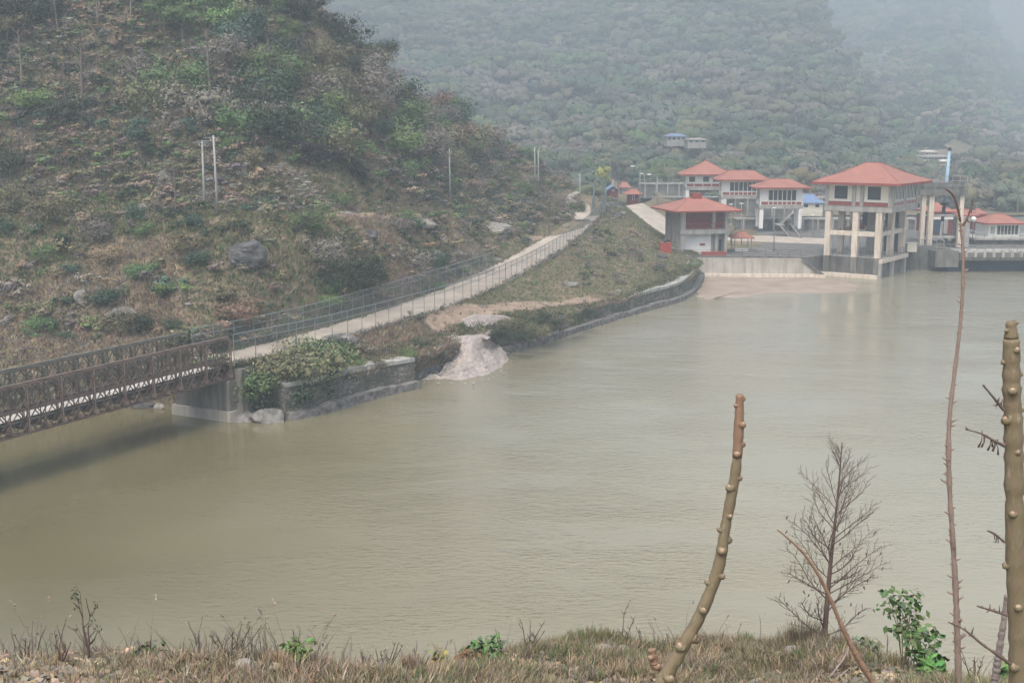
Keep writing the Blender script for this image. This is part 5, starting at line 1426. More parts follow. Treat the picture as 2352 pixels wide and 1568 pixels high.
at_shrub(1600, 630, 'olive', .5, 'olive bush beside the corner of the apron')
# rough grass hanging over wall tops
P = bank.sample(3500, lambda c, rv: (rv > 2.1) & (rv < 2.8) & (c[:, 0] > -26)); 
scatter('wall_top_grass', tv, P, .7 + .6 * rng.random(len(P)), tints(['dark', 'olive', 'green', 'dry'], [3, 3, 2, 1.5], len(P)), label='rough grass hanging over the river wall tops')

# weeds growing along both edges of the road
for line, w in (([D[3], D[4], D[5], D[6]], .5), ([E[3], E[4], E[5], E[6], E[7]], .35), ([D[6], D[7], D[8]], .5)):
    q = along(line, .22); q = q[rng.random(len(q)) < .8]; q = q + np.stack([rng.normal(0, w * .5, len(q)) + .15 * w, rng.normal(0, w * .5, len(q)), np.full(len(q), -.02)], 1)
    scatter('road_verge_weeds', tv, q, .5 + .9 * rng.random(len(q)) ** 2, tints(['dry', 'olive', 'green', 'purple'], [3, 3, 1, 2], len(q)), label='dry weeds growing along the edge of the concrete road')
# trees on the left hill
def tree_meshes(seed, h, cw, ch, nl, n, s, col, tr=.14):
    a, b_ = tree(h, cw, ch, nl, n, s, seed, tr); return mesh_of('crown', a, col), mesh_of('trunk', b_)
def at_tree(px, py, tm, sc, label, name='tree', cat='tree', grp='trees on the left hill', lofts=None, loc=None):
    p = hit(px, py, lofts) if loc is None else loc
    if p is None: return
    return make_plant(name, tm[0], tm[1], None, label, cat, grp, p, random.uniform(0, 6.28), sc)
TM = {'g1': tree_meshes(1, 7, 4.6, 3.8, 8, 2600, .115, COL['green']), 'g2': tree_meshes(2, 6.5, 5, 4, 8, 2600, .115, COL['blue']), 'o1': tree_meshes(3, 8, 5, 5, 9, 2600, .115, COL['olive'], .12), 'd1': tree_meshes(4, 7, 5.5, 5, 9, 2800, .115, COL['dark']),
      'thin': tree_meshes(5, 6.5, 3.2, 3.2, 6, 1300, .11, COL['blue'], .09)}
BT = [mesh_of('trunk', bare(9, 3, 201 + i, .21, .75, 6, 4, .3, .35, .45)) for i in range(4)]
at_tree(765, 218, TM['o1'], 1.0, 'tall olive tree with bare trunk high on the ridge')
at_tree(320, 385, TM['thin'], .95, 'small leafy tree with thin bent trunk left of the poles')
at_tree(440, 355, TM['thin'], .7, 'sparse pale leafed tree just above the pole pair')
at_tree(380, 90, TM['g1'], 1.0, 'green tree near the top of the hill, left of centre')
at_tree(420, 110, TM['g1'], .95, 'green tree right of the first at the hill top')
at_tree(590, 120, TM['g2'], .9, 'blue green tree on the upper slope')
at_tree(690, 90, TM['d1'], .9, 'dark tree by the upper skyline of the hill')
at_tree(720, 60, TM['d1'], .8, 'dark tree on the skyline at the top edge')
at_tree(870, 175, TM['d1'], .9, 'dark tree on the skyline of the ridge')
at_tree(920, 215, TM['d1'], 1.1, 'broad dark tree lower on the ridge skyline')
at_tree(400, 55, TM['d1'], 1.3, 'large dark tree at the top edge of the hill')
at_tree(20, 130, TM['o1'], .8, 'yellow green tree at the left edge of the hill')
at_tree(110, 60, TM['g2'], .9, 'bluish tree near the top left corner')
at_tree(900, 255, TM['g2'], .7, 'small dark green tree leaning on the ridge')
at_tree(1045, 300, TM['g1'], .9, 'green tree on the ridge above the far poles')
at_tree(660, 130, TM['g1'], .8, 'leafy green tree below the skyline trees')
at_tree(1085, 275, TM['g2'], .6, 'low dark green tree at the ridge foot')
def at_bare(px, py, i, sc, label, lofts=None):
    p = hit(px, py, lofts)
    if p is not None: make_plant('bare_tree', None, BT[i], None, label, 'tree', 'leafless trees on the left hill', p, random.uniform(0, 6.28), sc)
at_bare(193, 272, 0, 1.15, 'tall leafless tree with forked crown on the left slope')
at_bare(135, 85, 1, .9, 'leafless tree near the top left of the hill')
at_bare(325, 250, 2, .7, 'low leafless tree right of the tall forked one')
at_bare(150, 240, 3, .6, 'small leafless tree left of the tall forked one')
at_bare(300, 60, 1, .9, 'leafless tree in the upper middle of the hill')
at_bare(480, 215, 2, .9, 'leafless tree below the bright hilltop trees')
at_bare(620, 215, 3, .8, 'leafless tree on the upper right slope')
at_bare(403, 490, 0, .55, 'small leafless tree left of the pole pair')
at_bare(560, 70, 2, .9, 'leafless tree near the hill top centre')
at_bare(225, 60, 3, .9, 'leafless tree at the hill top, left')
at_bare(800, 260, 1, .7, 'leafless tree under the ridge olive tree')
at_bare(750, 620, 2, .35, 'thin leafless sapling over the shaded notch')
at_bare(50, 200, 0, .8, 'leafless tree at the left picture edge')
at_bare(700, 200, 3, .8, 'leafless tree beside the pale outcrop')

# ------------------------------------------------------------------ forest behind the dam
fv = [join(full(blob_lumps(10.5, 9, 9, .05, 300 + i), 190, .62, .22, .78, var=.3, rnd=.35), wood(*tube([(0, 0, -2), (0, 0, 2.5)], [.3, .2], 3), BARK)) for i in range(6)]
gv = [full([(0, 0, 4.5, 2.2, 2.2, 4.2), (.8, .3, 6, 1.5, 1.5, 2.2)], 140, .5, .2, .75, var=.3, rnd=.35) for i in range(2)]
bv = [bare(9, 2, 320 + i, .22, .8, 4, 3, .4, .3, .5) for i in range(2)]
def mw(c, rv):
    x, y = topx(c)
    return inframe(c, 60) * (rv < 6.05) * np.clip(.75 + 1.3 * fbm(c[:, 0], c[:, 1], 80, 3, 12), .6, 2) * (300 / c[:, 1]) ** 1.2
P = mount.sample(9500, mw); P = P[px_patches(P, [(1480, 284, 90, 3.5, 1), (1553, 322, 26, 12, 1), (1600, 328, 24, 10, 1), (1340, 450, 50, 14, 1), (1415, 465, 56, 46, 1), (2160, 395, 44, 26, 1)]) < .4]
P = P[~((P[:, 1] < 318) & (topx(P)[0] > 1420))]
cl = fbm(P[:, 0], P[:, 1], 55, 3, 31)
bl = np.clip(cl * 3 + .35, 0, 1)[:, None]; n_ = len(P)
T = (tints(['grey', 'olive', 'purple'], [3, 2, 1], n_, .12) * bl + tints(['green', 'blue', 'dark', 'olive'], [2.5, 3, 2, 1.5], n_, .12) * (1 - bl)) * .66 + tints(['green', 'grey', 'olive', 'dark', 'fresh'], [2, 3, 2, 3, .3], n_, .14) * .32
scatter('far_forest', fv + gv, P, (.35 + .95 * rng.random(len(P)) ** 2.2) * np.clip(P[:, 1] / 480, .8, 1.5), T, label='dense hazy mixed forest on the slopes behind the dam')
P = mount.sample(900, mw); scatter('far_leafless_trees', bv, P, .6 + .6 * rng.random(len(P)), np.ones((len(P), 3)), label='pale leafless trees scattered through the far forest')
P = mount2.sample(3400, lambda c, rv: inframe(c, 60) * (rv < 5.05) * np.clip(.6 + 1.4 * fbm(c[:, 0], c[:, 1], 110, 3, 14), .1, 2))
P = P[px_patches(P, [(2160, 378, 50, 34, 1), (2080, 306, 30, 12, 1), (2295, 316, 44, 10, 1)]) < .4]
fv2 = [full(blob_lumps(10, 7, 6, .05, 340 + i), 110, .85, .22, .78, var=.3, rnd=.35) for i in range(4)]
scatter('farther_forest', fv2, P, (.6 + .9 * rng.random(len(P))) * np.clip(P[:, 1] / 700, .7, 2.6), tints(['green', 'dark', 'olive', 'grey'], [3, 3, 2, 2], len(P), .25), label='very hazy forest on the farthest visible slope')
# nearest trees behind the dam, one object each
FT = [tree_meshes(400 + i, 9, 7, 7, 9, 1100, .30, COL[k], .2) for i, k in enumerate(['green', 'dark', 'olive', 'blue', 'grey', 'green'])]
def fw(c, rv):
    x, y = topx(c); return (c[:, 1] > 330) & (c[:, 1] < 440) & (x > 1240) & (x < 2360) & (y < 445)
P = mount.sample(120, fw)
P = P[px_patches(P, [(1553, 322, 34, 22, 1), (1600, 328, 30, 20, 1), (1415, 465, 56, 46, 1), (2160, 395, 44, 26, 1)]) < .4]
lf = ['mid green tree in the first rows behind the dam buildings', 'dark green tree in the first rows behind the dam buildings', 'olive tree in the first rows behind the dam buildings', 'blue green tree in the first rows behind the dam buildings', 'grey brown tree in the first rows behind the dam buildings', 'mid green tree in the first rows behind the dam buildings']
for p in P:
    i = random.randrange(6)
    xx_ = float(topx(p)[0][0]); zz_ = 'left of the stilted houses' if xx_ < 1540 else 'behind the stilted houses' if xx_ < 1860 else 'behind the big gate house' if xx_ < 2120 else 'behind the dam gantry'
    make_plant('valley_tree', FT[i][0], FT[i][1], None, lf[i].replace('in the first rows behind the dam buildings', 'in the forest front ' + zz_), 'tree', 'nearest trees behind the dam', p, random.uniform(0, 6.28), random.uniform(.6, 1.15))
p = PD(1378, 432, 300); make_plant('valley_tree', *tree_meshes(450, 8, 5, 6, 7, 360, .35, (.30, .27, .08), .12), None, 'thin yellow tree left of the small blue-roofed cottage', 'tree', 'nearest trees behind the dam', p, 0, .8)
for px, py, sc, i, lab in ((1110, 300, 1.4, 1, 'dark palm-like tree clump left on the hazy slope'), (1150, 292, 1.3, 0, 'green tree clump right of the palm-like one'), (1235, 245, 1.5, 3, 'dark pine-like tree high on the hazy slope')):
    p = hit(px, py, [mount])
    if p is not None: make_plant('valley_tree', FT[i][0], FT[i][1], None, lab, 'tree', 'nearest trees behind the dam', p, 0, sc)
for i, (px, py) in enumerate(((1285, 273), (1468, 268))):
    p = hit(px, py + 14, [mount])
    if p is not None: solo('marker_post', MB().box(p + (0, 0, 2), (.7, .7, 5)), 'white', ['left white marker post at the hillside track', 'right white marker post at the hillside track'][i], 'post')

# loose gravel and lumps strewn round the sand slide
q = np.vstack([along([PZ(1046, 800, 2), PZ(1030, 840, .8), PZ(972, 880, 0)], .12), along([PZ(1150, 801, 1), PZ(1182, 824, 0)], .12), along([PZ(972, 880, 0), PZ(1040, 881, 0), PZ(1090, 876, 0), PZ(1135, 863, 0), PZ(1180, 826, 0)], .35), along([PZ(1050, 810, 1.7), PZ(1085, 806, 2), PZ(1120, 806, 1.5)], .15), along([PZ(1040, 848, .6), PZ(1085, 845, .8), PZ(1150, 826, .3)], .15)])
q = q + rng.normal(size=q.shape) * np.array([.35, .5, .05])
scatter('sand_debris', rv_, q, .15 + .45 * rng.random(len(q)) ** 3, (.24 + .14 * rng.random(len(q)))[:, None] * np.array([1, .94, .88]), label='loose stones and clods strewn round the sand slide')
# ------------------------------------------------------------------ foreground stems
def polyline3(pts, dist, ext=None):
    """pts: px,py ; dist: one distance or list"""
    n = len(pts); d = np.broadcast_to(np.asarray(dist, float), (n,))
    return np.array([PD(x, y, dd) for (x, y), dd in zip(pts, d)])
def smooth_line(P, n):
    return crom(np.asarray(P), np.linspace(0, len(P) - 1, n))
def knobby(name, pts, dist, wpx, mat_lo, mat_hi, split, label, knobs, seed, knob_r=.75, flat_top=True):
    rr = random.Random(seed)
    L = smooth_line(polyline3(pts, dist), 70)
    gz = zat(L[-1][0], L[-1][1], [near])
    if gz is not None and L[-1][2] > gz:
        k = 8; d_ = (L[-1] - L[-5]); d_ /= np.linalg.norm(d_)
        s = (gz - .1 - L[-1][2]) / min(d_[2], -.3); L = np.vstack([L, [L[-1] + d_ * s * (i + 1) / k for i in range(k)]])
    w = np.interp(np.linspace(0, 1, len(L)), np.linspace(0, 1, len(wpx)), wpx) * (dist if np.isscalar(dist) else dist[0]) / F / 2
    w = w * (1 + .04 * np.sin(np.arange(len(L)) * 1.7) + .05 * np.array([rr.gauss(0, 1) for _ in L]))
    t = thing(name, label, 'stem', L[-1])
    ks = int(len(L) * split)
    for nm, a, b_, mt in (('stem_tip', 0, ks + 1, mat_hi), ('stem', ks, len(L), mat_lo)):
        if b_ - a < 3: continue
        m = MB(); m.tube(L[a:b_], w[a:b_], 14); part(nm, m, mt, t)
    T = np.gradient(L, axis=0); T /= np.linalg.norm(T, axis=1)[:, None]
    for j in range(knobs):
        i = int((j + .3 + .4 * rr.random()) / knobs * (len(L) - 6)) + 1
        a = j * 2.4 + rr.uniform(-.4, .4)
        u = np.cross(T[i], (0, 1, 0)); u /= np.linalg.norm(u); v = np.cross(T[i], u)
        nrm = u * math.cos(a) + v * math.sin(a)
        if nrm[1] > .35: continue
        c = L[i] + nrm * w[i] * .92
        r = w[i] * knob_r * rr.uniform(.75, 1.15)
        e = c + nrm * r * rr.uniform(.3, .65) - T[i] * r * .4
        kb = part('leaf_knob', MB().tube([c - nrm * r * .6, c - nrm * r * .1, c + nrm * r * .25, e], [r * 1.25, r * 1.1, r * .9, r * .62], 9), mat_hi if i < ks else mat_lo, t)
        part('leaf_scar', MB().tube([e, e + (e - c) * .07], [r * .52, r * .44], 9), 'scar', kb)
    return t, L, w
knobby('pruned_stem', [(1699, 906), (1697, 980), (1690, 1080), (1668, 1200), (1648, 1310), (1602, 1424), (1530, 1550), (1462, 1660)], 5.0, [17, 24, 25, 27, 30, 33, 40, 46], 'stem_green', 'stem_red', .22, 'leaning green brown pruned stem in the middle foreground', 30, 3)
big_t = knobby('pruned_stem', [(2322, 738), (2323, 800), (2324, 900), (2328, 1000), (2330, 1150), (2334, 1300), (2340, 1450), (2342, 1620)], 4.0, [22, 40, 41, 43, 45, 48, 50, 54], 'stem_green', 'stem_green', .1, 'thickest upright green pruned stem at the right edge', 26, 5, .5)
knobby('pruned_stem', [(1497, 1490), (1503, 1520), (1512, 1560), (1520, 1620)], 5.2, [18, 22, 24, 26], 'stem_green', 'stem_red', .4, 'short knobby stump beside the base of the leaning stem', 9, 8, .9)
# thin spiny stem
def spiny(name, pts, dist, wpx, mat, label, spikes, seed, length=3.0, group=None, dark=0):
    rr = random.Random(seed); L = smooth_line(polyline3(pts, dist), 120)
    gz = zat(L[-1][0], L[-1][1], [near])
    if gz is not None and L[-1][2] > gz: L = np.vstack([L, [L[-1] * (1 - i / 6) + np.array([L[-1][0], L[-1][1], gz - .1]) * (i / 6) for i in range(1, 7)]])
    w = np.interp(np.linspace(0, 1, len(L)), np.linspace(0, 1, len(wpx)), wpx) * dist / F / 2
    w = w * (1 + .12 * np.array([rr.gauss(0, 1) for _ in L]).clip(-1.5, 1.5))
    t = thing(name, label, 'stem', L[-1], group)
    kd = int(len(L) * dark); m = MB(); m.tube(L[kd:], w[kd:], 9); part('stem', m, mat, t)
    if kd: m = MB(); m.tube(L[:kd + 1], w[:kd + 1] * .9, 9); part('tip', m, 'stem_dark', t)
    m = MB(); T = np.gradient(L, axis=0); T /= np.linalg.norm(T, axis=1)[:, None]
    for j in range(spikes):
        i = int((j + rr.random()) / spikes * (len(L) - 8)) + 2
        a = rr.uniform(0, 6.28); u = np.cross(T[i], (0, 1, 0)); u /= np.linalg.norm(u); v = np.cross(T[i], u); nrm = u * math.cos(a) * (1.4) + v * math.sin(a) * .7
        ln = w[i] * rr.uniform(.8, length) ; e = L[i] + nrm * ln - T[i] * ln * rr.uniform(.3, 1.0)
        m.tube([L[i], (L[i] + e) / 2 + nrm * ln * .12, e], [w[i] * .5, w[i] * .36, w[i] * .2], 5)
    part('stubs', m, mat, t)
    return t, L
spiny('dry_stalk', [(2172, 434), (2190, 450), (2203, 492), (2211, 560), (2212, 640), (2206, 740), (2192, 860), (2181, 960), (2179, 1060), (2183, 1160), (2191, 1280), (2197, 1400), (2200, 1500), (2204, 1620)], 4.5, [4, 5, 6, 7, 8, 8, 9, 11, 12, 13, 14, 15, 17, 18], 'stem_pink', 'tall thin pinkish dry stalk with stubs and hooked dark tip', 150, 6, 2.6, None, .17)
gt = 'dead dark twigs reaching left from the right stem'
spiny('dead_twig', [(2215, 984), (2250, 996), (2275, 1008), (2306, 1022)], 3.97, [3, 5, 7, 9], 'stem_dark', 'dark dead twig with pods, middle left of the thickest stem', 12, 7, 2.5, gt) if False else None
def twig(pts, w, label, seed, pods=0, d=3.96):
    rr = random.Random(seed); L = smooth_line(polyline3(pts, d), 24)
    base = L[-1]; t = thing('dead_twig', label, 'twig', base, gt)
    r = np.linspace(w[0], w[1], len(L)) * d / F / 2 * (1 + .15 * np.array([rr.gauss(0, 1) for _ in L]))
    m = MB(); m.tube(L, r, 7)
    for j in range(10):
        i = rr.randrange(2, len(L) - 1); q = L[i] + np.array([rr.gauss(0, .006), 0, rr.gauss(0, .012)]); m.tube([L[i], q], [r[i] * .8, r[i] * .3], 5)
    part('twig', m, 'stem_dark', t)
    if pods:
        m = MB()
        for j in range(pods):
            i = rr.randrange(8, 18); q = L[i] + np.array([rr.gauss(0, .012), rr.gauss(0, .01), -.03 - .02 * rr.random()]); m.tube([L[i], (L[i] + q) / 2 + (0.004, 0, 0), q], [.0015, .002, .004], 5)
        part('pods', m, 'stem_dark', t)
twig([(2217, 985), (2255, 996), (2280, 1010), (2308, 1024)], (3, 8), 'dark dead twig with small hanging pods left of the thickest stem', 1, 7)
twig([(2258, 884), (2275, 904), (2290, 922), (2305, 941)], (4, 8), 'uppermost short dead twig on the thickest stem', 2)
twig([(2268, 1218), (2285, 1226), (2308, 1245)], (4, 7), 'short dead twig halfway up the thickest stem', 3)
twig([(2244, 1391), (2275, 1400), (2315, 1413)], (4, 7), 'thin dead twig near the broken grey stem top', 4)
twig([(2178, 1428), (2215, 1445), (2255, 1478), (2290, 1502), (2322, 1525)], (4, 9), 'longest dead twig crossing the dry stalk low down', 5)
spiny('broken_grey_stem', [(2313, 1366), (2305, 1430), (2294, 1500), (2284, 1570), (2276, 1640)], 4.3, [12, 14, 18, 20, 22], 'stem_grey', 'broken grey stem leaning behind the thickest stem', 6, 9, 1.2)
spiny('bent_branch', [(1785, 1215), (1815, 1240), (1850, 1275), (1880, 1320), (1905, 1370), (1935, 1440), (1965, 1500), (2000, 1560), (2030, 1620)], 5.5, [3, 5, 7, 8, 9, 11, 13, 15, 16], 'stem_red', 'bent reddish branch crossing in front of the small bare tree', 24, 11, 1.6)

twig([(2236, 455), (2230, 478), (2222, 500), (2212, 520)], (3, 6), 'pale forked twig beside the hooked stalk top', 6, 0, 4.5)

# small bare tree on the bank
def on_near(px, py, dflt=10):
    p = hit(px, py, [near]); return p if p is not None else PD(px, py, dflt)
def near_plane(px, py, d):
    q = PD(px, py, d); z = zat(q[0], q[1], [near]); return np.array([q[0], q[1], z if z is not None else q[2]])
b0 = near_plane(1893, 1455, 10.2)
lead = smooth_line([b0 - (0, 0, .05), PD(1900, 1380, 10.2), PD(1908, 1290, 10.2), PD(1918, 1200, 10.2), PD(1927, 1110, 10.2), PD(1934, 1015, 10.2)], 40)
tt = thing('small_bare_tree', 'small dark leafless tree standing on the bank before the water', 'tree', b0)
m = MB(); m.tube(lead, np.linspace(.028, .004, 40), 8); part('trunk', m, 'stem_dark', tt)
m = MB(); rr = random.Random(4)
def br(p, d, L, r, lev):
    n = 7; pts = [np.array(p, float)]; d = np.array(d, float)
    for i in range(n):
        d = d + np.array([rr.gauss(0, .13), rr.gauss(0, .10), rr.gauss(0, .07) + .035]); d /= np.linalg.norm(d); pts.append(pts[-1] + d * L / n)
    pts = np.array(pts); m.tube(pts, np.linspace(r, r * .35, n + 1), 5 if lev == 0 else 3, cap=False)
    if lev >= 2: return
    for j in range([11, 5][lev]):
        tq = .12 + .85 * (j + rr.random()) / [11, 5][lev]; tq = min(tq, .96)
        q = tq * n; i = int(q); P = pts[i] * (1 - (q - i)) + pts[min(i + 1, n)] * (q - i)
        sd = 1 if j % 2 else -1
        side = np.cross(d, (0, 1, 0)) * sd + np.array([0, rr.gauss(0, .6), .25])
        nd = d * .85 + side * .6; nd /= np.linalg.norm(nd)
        br(P, nd, L * [.34, .42][lev] * rr.uniform(.6, 1.2) * (1.1 - .5 * tq), r * .5, lev + 1)
for j in range(40):
    tq = .08 + .88 * j / 40; i = int(tq * 39); p = lead[i]
    a = rr.choice([0, PI]) + rr.uniform(-.9, .9)
    el = .35 + .80 * tq + rr.uniform(-.15, .2)
    L = (.80 * (1 - tq) ** .55 * min(1, .55 + 1.6 * tq) + .05) * rr.uniform(.6, 1.1)
    br(p, (math.cos(a) * math.cos(el), math.sin(a) * math.cos(el) * .8, math.sin(el)), L, .0075 * (1 - .6 * tq), 0)
part('branches', m, 'stem_dark', tt)
m = MB()
for j in range(34):
    q = PD(rr.uniform(1800, 2030), rr.uniform(1180, 1420), 10.2 + rr.uniform(-.3, .3)); m.tube([q, q + (rr.gauss(0, .01), 0, -.03)], [.009, .003], 5)
if m.v: part('withered_leaves', m, 'stem_dark', tt)

# ------------------------------------------------------------------ near bank cover
NT = [tufts(10, .085, .0035, .05, 1.2), tufts(9, .13, .003, .05, .8), tufts(11, .06, .004, .07, 1.6)]
def nw_(c, rv):
    return inframe(c, 150) * (rv > 2.2) * (rv < 5.4) * np.where(c[:, 0] > -1.0, 1.0, .55) * np.clip(.5 + 1.6 * fbm(c[:, 0], c[:, 1], .7, 3, 6), .04, 2)
P = near.sample(34000, nw_)
sg = fbm(P[:, 0], P[:, 1], 1.1, 3, 16); right = P[:, 0] > -.8
T = np.where((right & (sg < .2))[:, None], tints(['olive', 'dry', 'green', 'grey', 'straw'], [4, 3, 1.8, 1.5, 1.2], len(P)), tints(['dry', 'straw', 'red', 'olive', 'grey'], [4, 1.4, .5, 3, 1.8], len(P))) * .82
px_, py_ = topx(P); lipy = np.interp(px_, LP, LY)
sc = (.45 + .75 * rng.random(len(P)) ** 1.6) * np.where(py_ < lipy + 14, .75, 1)
scatter('near_grass', NT, P, sc, T, label='dry tufted grass covering the near bank')
# dead leaves and twigs lying on the ground
def litter():
    s = .026; V = np.array([(-s, -s * .5, .004), (s, -s * .6, .012), (s * 1.1, s * .4, .02), (-s * .8, s * .6, .008)]); return V, np.array([(0, 1, 2, 3)]), np.ones((4, 3)), np.zeros((4, 3))
P = near.sample(14000, lambda c, rv: inframe(c, 150) * (rv > 2.2) * (rv < 4.6) * np.clip(.2 + 1.6 * fbm(c[:, 0], c[:, 1], 1.2, 3, 61), .01, 2))
T = tints(['straw', 'olive', 'grey', 'dry'], [1.4, 1, 3, 3], len(P), .2) * .9
scatter('leaf_litter', [litter()], P + (0, 0, .012), .5 + rng.random(len(P)), T, label='dead leaves lying between the grass of the near bank')
# tall dry stalks along the lip
ST = []
for i in range(9):
    a = bare(1.0, 1, 500 + i, .010 + .004 * (i % 3), .5, 2 + i % 4, 3, .8, .35, .3); hd = leaves([(0, 0, .9, .02, .02, .09)], [9, 0, 4][i % 3] + 1, .022)
    V, Fq, tm, ta = join(a, hd); V = V.copy(); V[:, 0] += V[:, 2] ** 1.6 * random.uniform(-.6, .6); V[:, 2] *= random.uniform(.6, 1.1); ST.append((V, Fq, tm, ta))
P = near.sample(420, lambda c, rv: inframe(c, 100) * (rv > 3.5) * (rv < 4.2) * np.where(c[:, 0] < -.6, 3.2, 1) * np.clip(.3 + 2.2 * fbm(c[:, 0], c[:, 1], .5, 3, 44), .02, 2))
o = scatter('dry_stalks', ST, P, .13 + .30 * rng.random(len(P)) ** 1.8, tints(['grey', 'dry', 'purple'], [2, 2, 1], len(P)), label='thin dry seed stalks fringing the near bank against the water')
# counted small plants on the lip
def lip(px, back=.25):
    y = np.interp(px, LP, LY); d = np.interp(px, LP, LD); q = PD(px, y, d - back); return np.array([q[0], q[1], zat(q[0], q[1], [near]) or q[2]])
gsp = 'leafless stalks standing along the near bank edge'
def stalk_plant(px, hpx, label, seed, nst=3, fan=.5, heads=False, back=.3):
    b0 = lip(px, back); s_ = np.linalg.norm(b0 - (0, 0, H)) / F; rr = random.Random(seed)
    t = thing('dry_stalk_plant', label, 'dry plant', b0, gsp); m = MB(); hd = []
    for k in range(nst):
        h = hpx * s_ * rr.uniform(.65, 1) if k else hpx * s_; a = rr.uniform(-1, 1) * fan
        pts = [b0 + (0, 0, -.04)]; dx = a
        for i in range(7): dx += rr.gauss(0, .07); pts.append(pts[-1] + (dx * h / 7, rr.gauss(0, .02) * h, h / 7 * (1 - .1 * abs(dx))))
        m.tube(smooth_line(pts, 22), np.linspace(.0065, .0022, 22), 5)
        for j in range(5):
            i = rr.randrange(2, 8); q = pts[i]; sd = rr.choice([-1, 1]); L = h * rr.uniform(.12, .3) * (1.1 - i / 9)
            m.tube([q, q + (sd * L * .45, 0, L * .5), q + (sd * L * .7, rr.gauss(0, .02), L * 1.1)], [.0035, .0028, .0012], 4)
            if heads: hd.append((q[0] + sd * L * .7, q[1], q[2] + L * 1.1, .022, .022, .03))
    part('stalks', m, 'stem_dark', t)
    if hd:
        hd.append((pts[-1][0], pts[-1][1], pts[-1][2], .02, .02, .03)); V, Fq, tm, ta = leaves(hd, 70, .011); part('seed_heads', np_mesh('seed_heads', V - b0, Fq, np.clip(np.array(COL['dark']) * tm * 1.3, .01, 1)), 'leaf', t)
stalk_plant(205, 165, 'tall stalk with dark seed clusters at the left bank edge', 1, 3, .15, True)
stalk_plant(530, 100, 'wide forked leafless bush left of the green leaves', 2, 6, .7)
stalk_plant(60, 70, 'leafless stalks near the left corner', 3, 4, .3)
stalk_plant(140, 80, 'thin stalks left of the tall seeded stalk', 4, 4, .3)
stalk_plant(340, 70, 'low leafless bush between seeded stalk and forked bush', 5, 6, .6)
stalk_plant(880, 90, 'leafless sprig right of the bank dip', 6, 5, .5)
stalk_plant(960, 80, 'leafless sprig by the yellow leaved plant', 7, 5, .6)
stalk_plant(1150, 90, 'thin sprig left of the grassy hump', 8, 3, .25)
stalk_plant(1210, 95, 'fine branching sprig on the slope of the hump', 9, 5, .5)
stalk_plant(1430, 110, 'arched bare sprig on top of the hump', 10, 2, .35)
stalk_plant(1480, 60, 'short sprig beside the arched one', 11, 3, .4)
stalk_plant(840, 70, 'curled dry sprig in the bank dip', 12, 3, .4)
stalk_plant(1540, 45, 'little sprig beside the leaning stem', 13, 3, .4)
stalk_plant(2240, 100, 'dark thin sprig near the foot of the dry stalk', 14, 5, .4)
def leafy(px, hpx, wpx, col, label, seed, n=60, leaf=.03, back=.35, stems=5, name='leafy_plant'):
    b0 = lip(px, back); s_ = np.linalg.norm(b0 - (0, 0, H)) / F; rr = random.Random(seed)
    t = thing(name, label, 'plant', b0, 'small leafy plants on the near bank'); m = MB(); lum = []
    for k in range(stems):
        e = b0 + (rr.uniform(-.5, .5) * wpx * s_, rr.gauss(0, .05), hpx * s_ * rr.uniform(.5, 1)); mid_ = (b0 + e) / 2 + (rr.gauss(0, .03), 0, .04)
        m.tube([b0 - (0, 0, .03), mid_, e], [.006, .004, .002], 5)
        for q in (e, mid_ * .4 + e * .6, mid_): lum.append((*q, .07 * wpx / 60, .07, .055))
    part('stems', m, 'stem_green', t)
    V, Fq, tm, ta = leaves(lum, n, leaf, .6, .5, .4); part('leaves', np_mesh('leaves', V - b0, Fq, np.clip(np.array(col) * tm, .01, 1)), 'leaf', t)
leafy(690, 55, 60, (.09, .15, .05), 'bright green leafy sprig at the left bank edge', 1, 80, .028)
leafy(1000, 85, 40, (.19, .18, .08), 'yellow green leaved plant on the bank dip', 2, 50, .026)
leafy(1110, 60, 90, (.07, .13, .05), 'dark green bushy plant on the bank', 3, 200, .028, stems=8)
leafy(1075, 40, 40, (.14, .09, .05), 'brown dry bushy plant left of the green one', 4, 90, .024)
leafy(2075, 175, 95, (.08, .135, .055), 'tallest bright green leafy plant right of the bare tree', 5, 240, .032, stems=9)
leafy(2120, 110, 70, (.075, .125, .05), 'green leafy plant beside the tallest one', 6, 130, .03)
leafy(2150, 60, 60, (.08, .17, .05), 'dark green plant at the bottom right of the bank', 7, 120, .04)
leafy(2000, 45, 50, (.13, .15, .09), 'grey green drooping plant behind the bent branch', 8, 80, .028)
leafy(2315, 60, 50, (.08, .15, .05), 'dark green leaves at the foot of the thickest stem', 9, 90, .04)
leafy(330, 25, 60, (.07, .10, .05), 'low dark plant left of the forked bush', 10, 70, .022)
# dense tussocks
def tussock(px, hpx, wpx, label, cols, seed, back=.3, n=260):
    b0 = lip(px, back); s_ = np.linalg.norm(b0 - (0, 0, H)) / F; rr = random.Random(seed)
    Vs = []; C_ = []
    for i in range(n):
        a = rr.uniform(0, 6.28); r = rr.random() ** .6 * wpx * s_ / 2; x, y = r * math.cos(a), r * math.sin(a) * .6
        h = hpx * s_ * rr.uniform(.5, 1.05) * (1 - .5 * (r / (wpx * s_ / 2 + 1e-6)) ** 2); l = rr.uniform(0, .5) * h; w = .0028
        z = zat(b0[0] + x, b0[1] + y, [near]) or b0[2]; z -= b0[2]
        tx, ty = x + math.cos(a) * l, y + math.sin(a) * l
        Vs += [(x - w, y, z - .01), (x + w, y, z - .01), (tx + w * .3, ty, z + h), (tx - w * .3, ty, z + h)]
        c = np.array(COL[rr.choice(cols)]) * rr.uniform(.7, 1.35); C_ += [c] * 4
    t = thing('grass_tussock', label, 'grass tussock', b0, 'dense grass tussocks on the near bank')
    part('blades', np_mesh('blades', np.array(Vs), np.arange(len(Vs)).reshape(-1, 4), np.array(C_)), 'leaf', t)
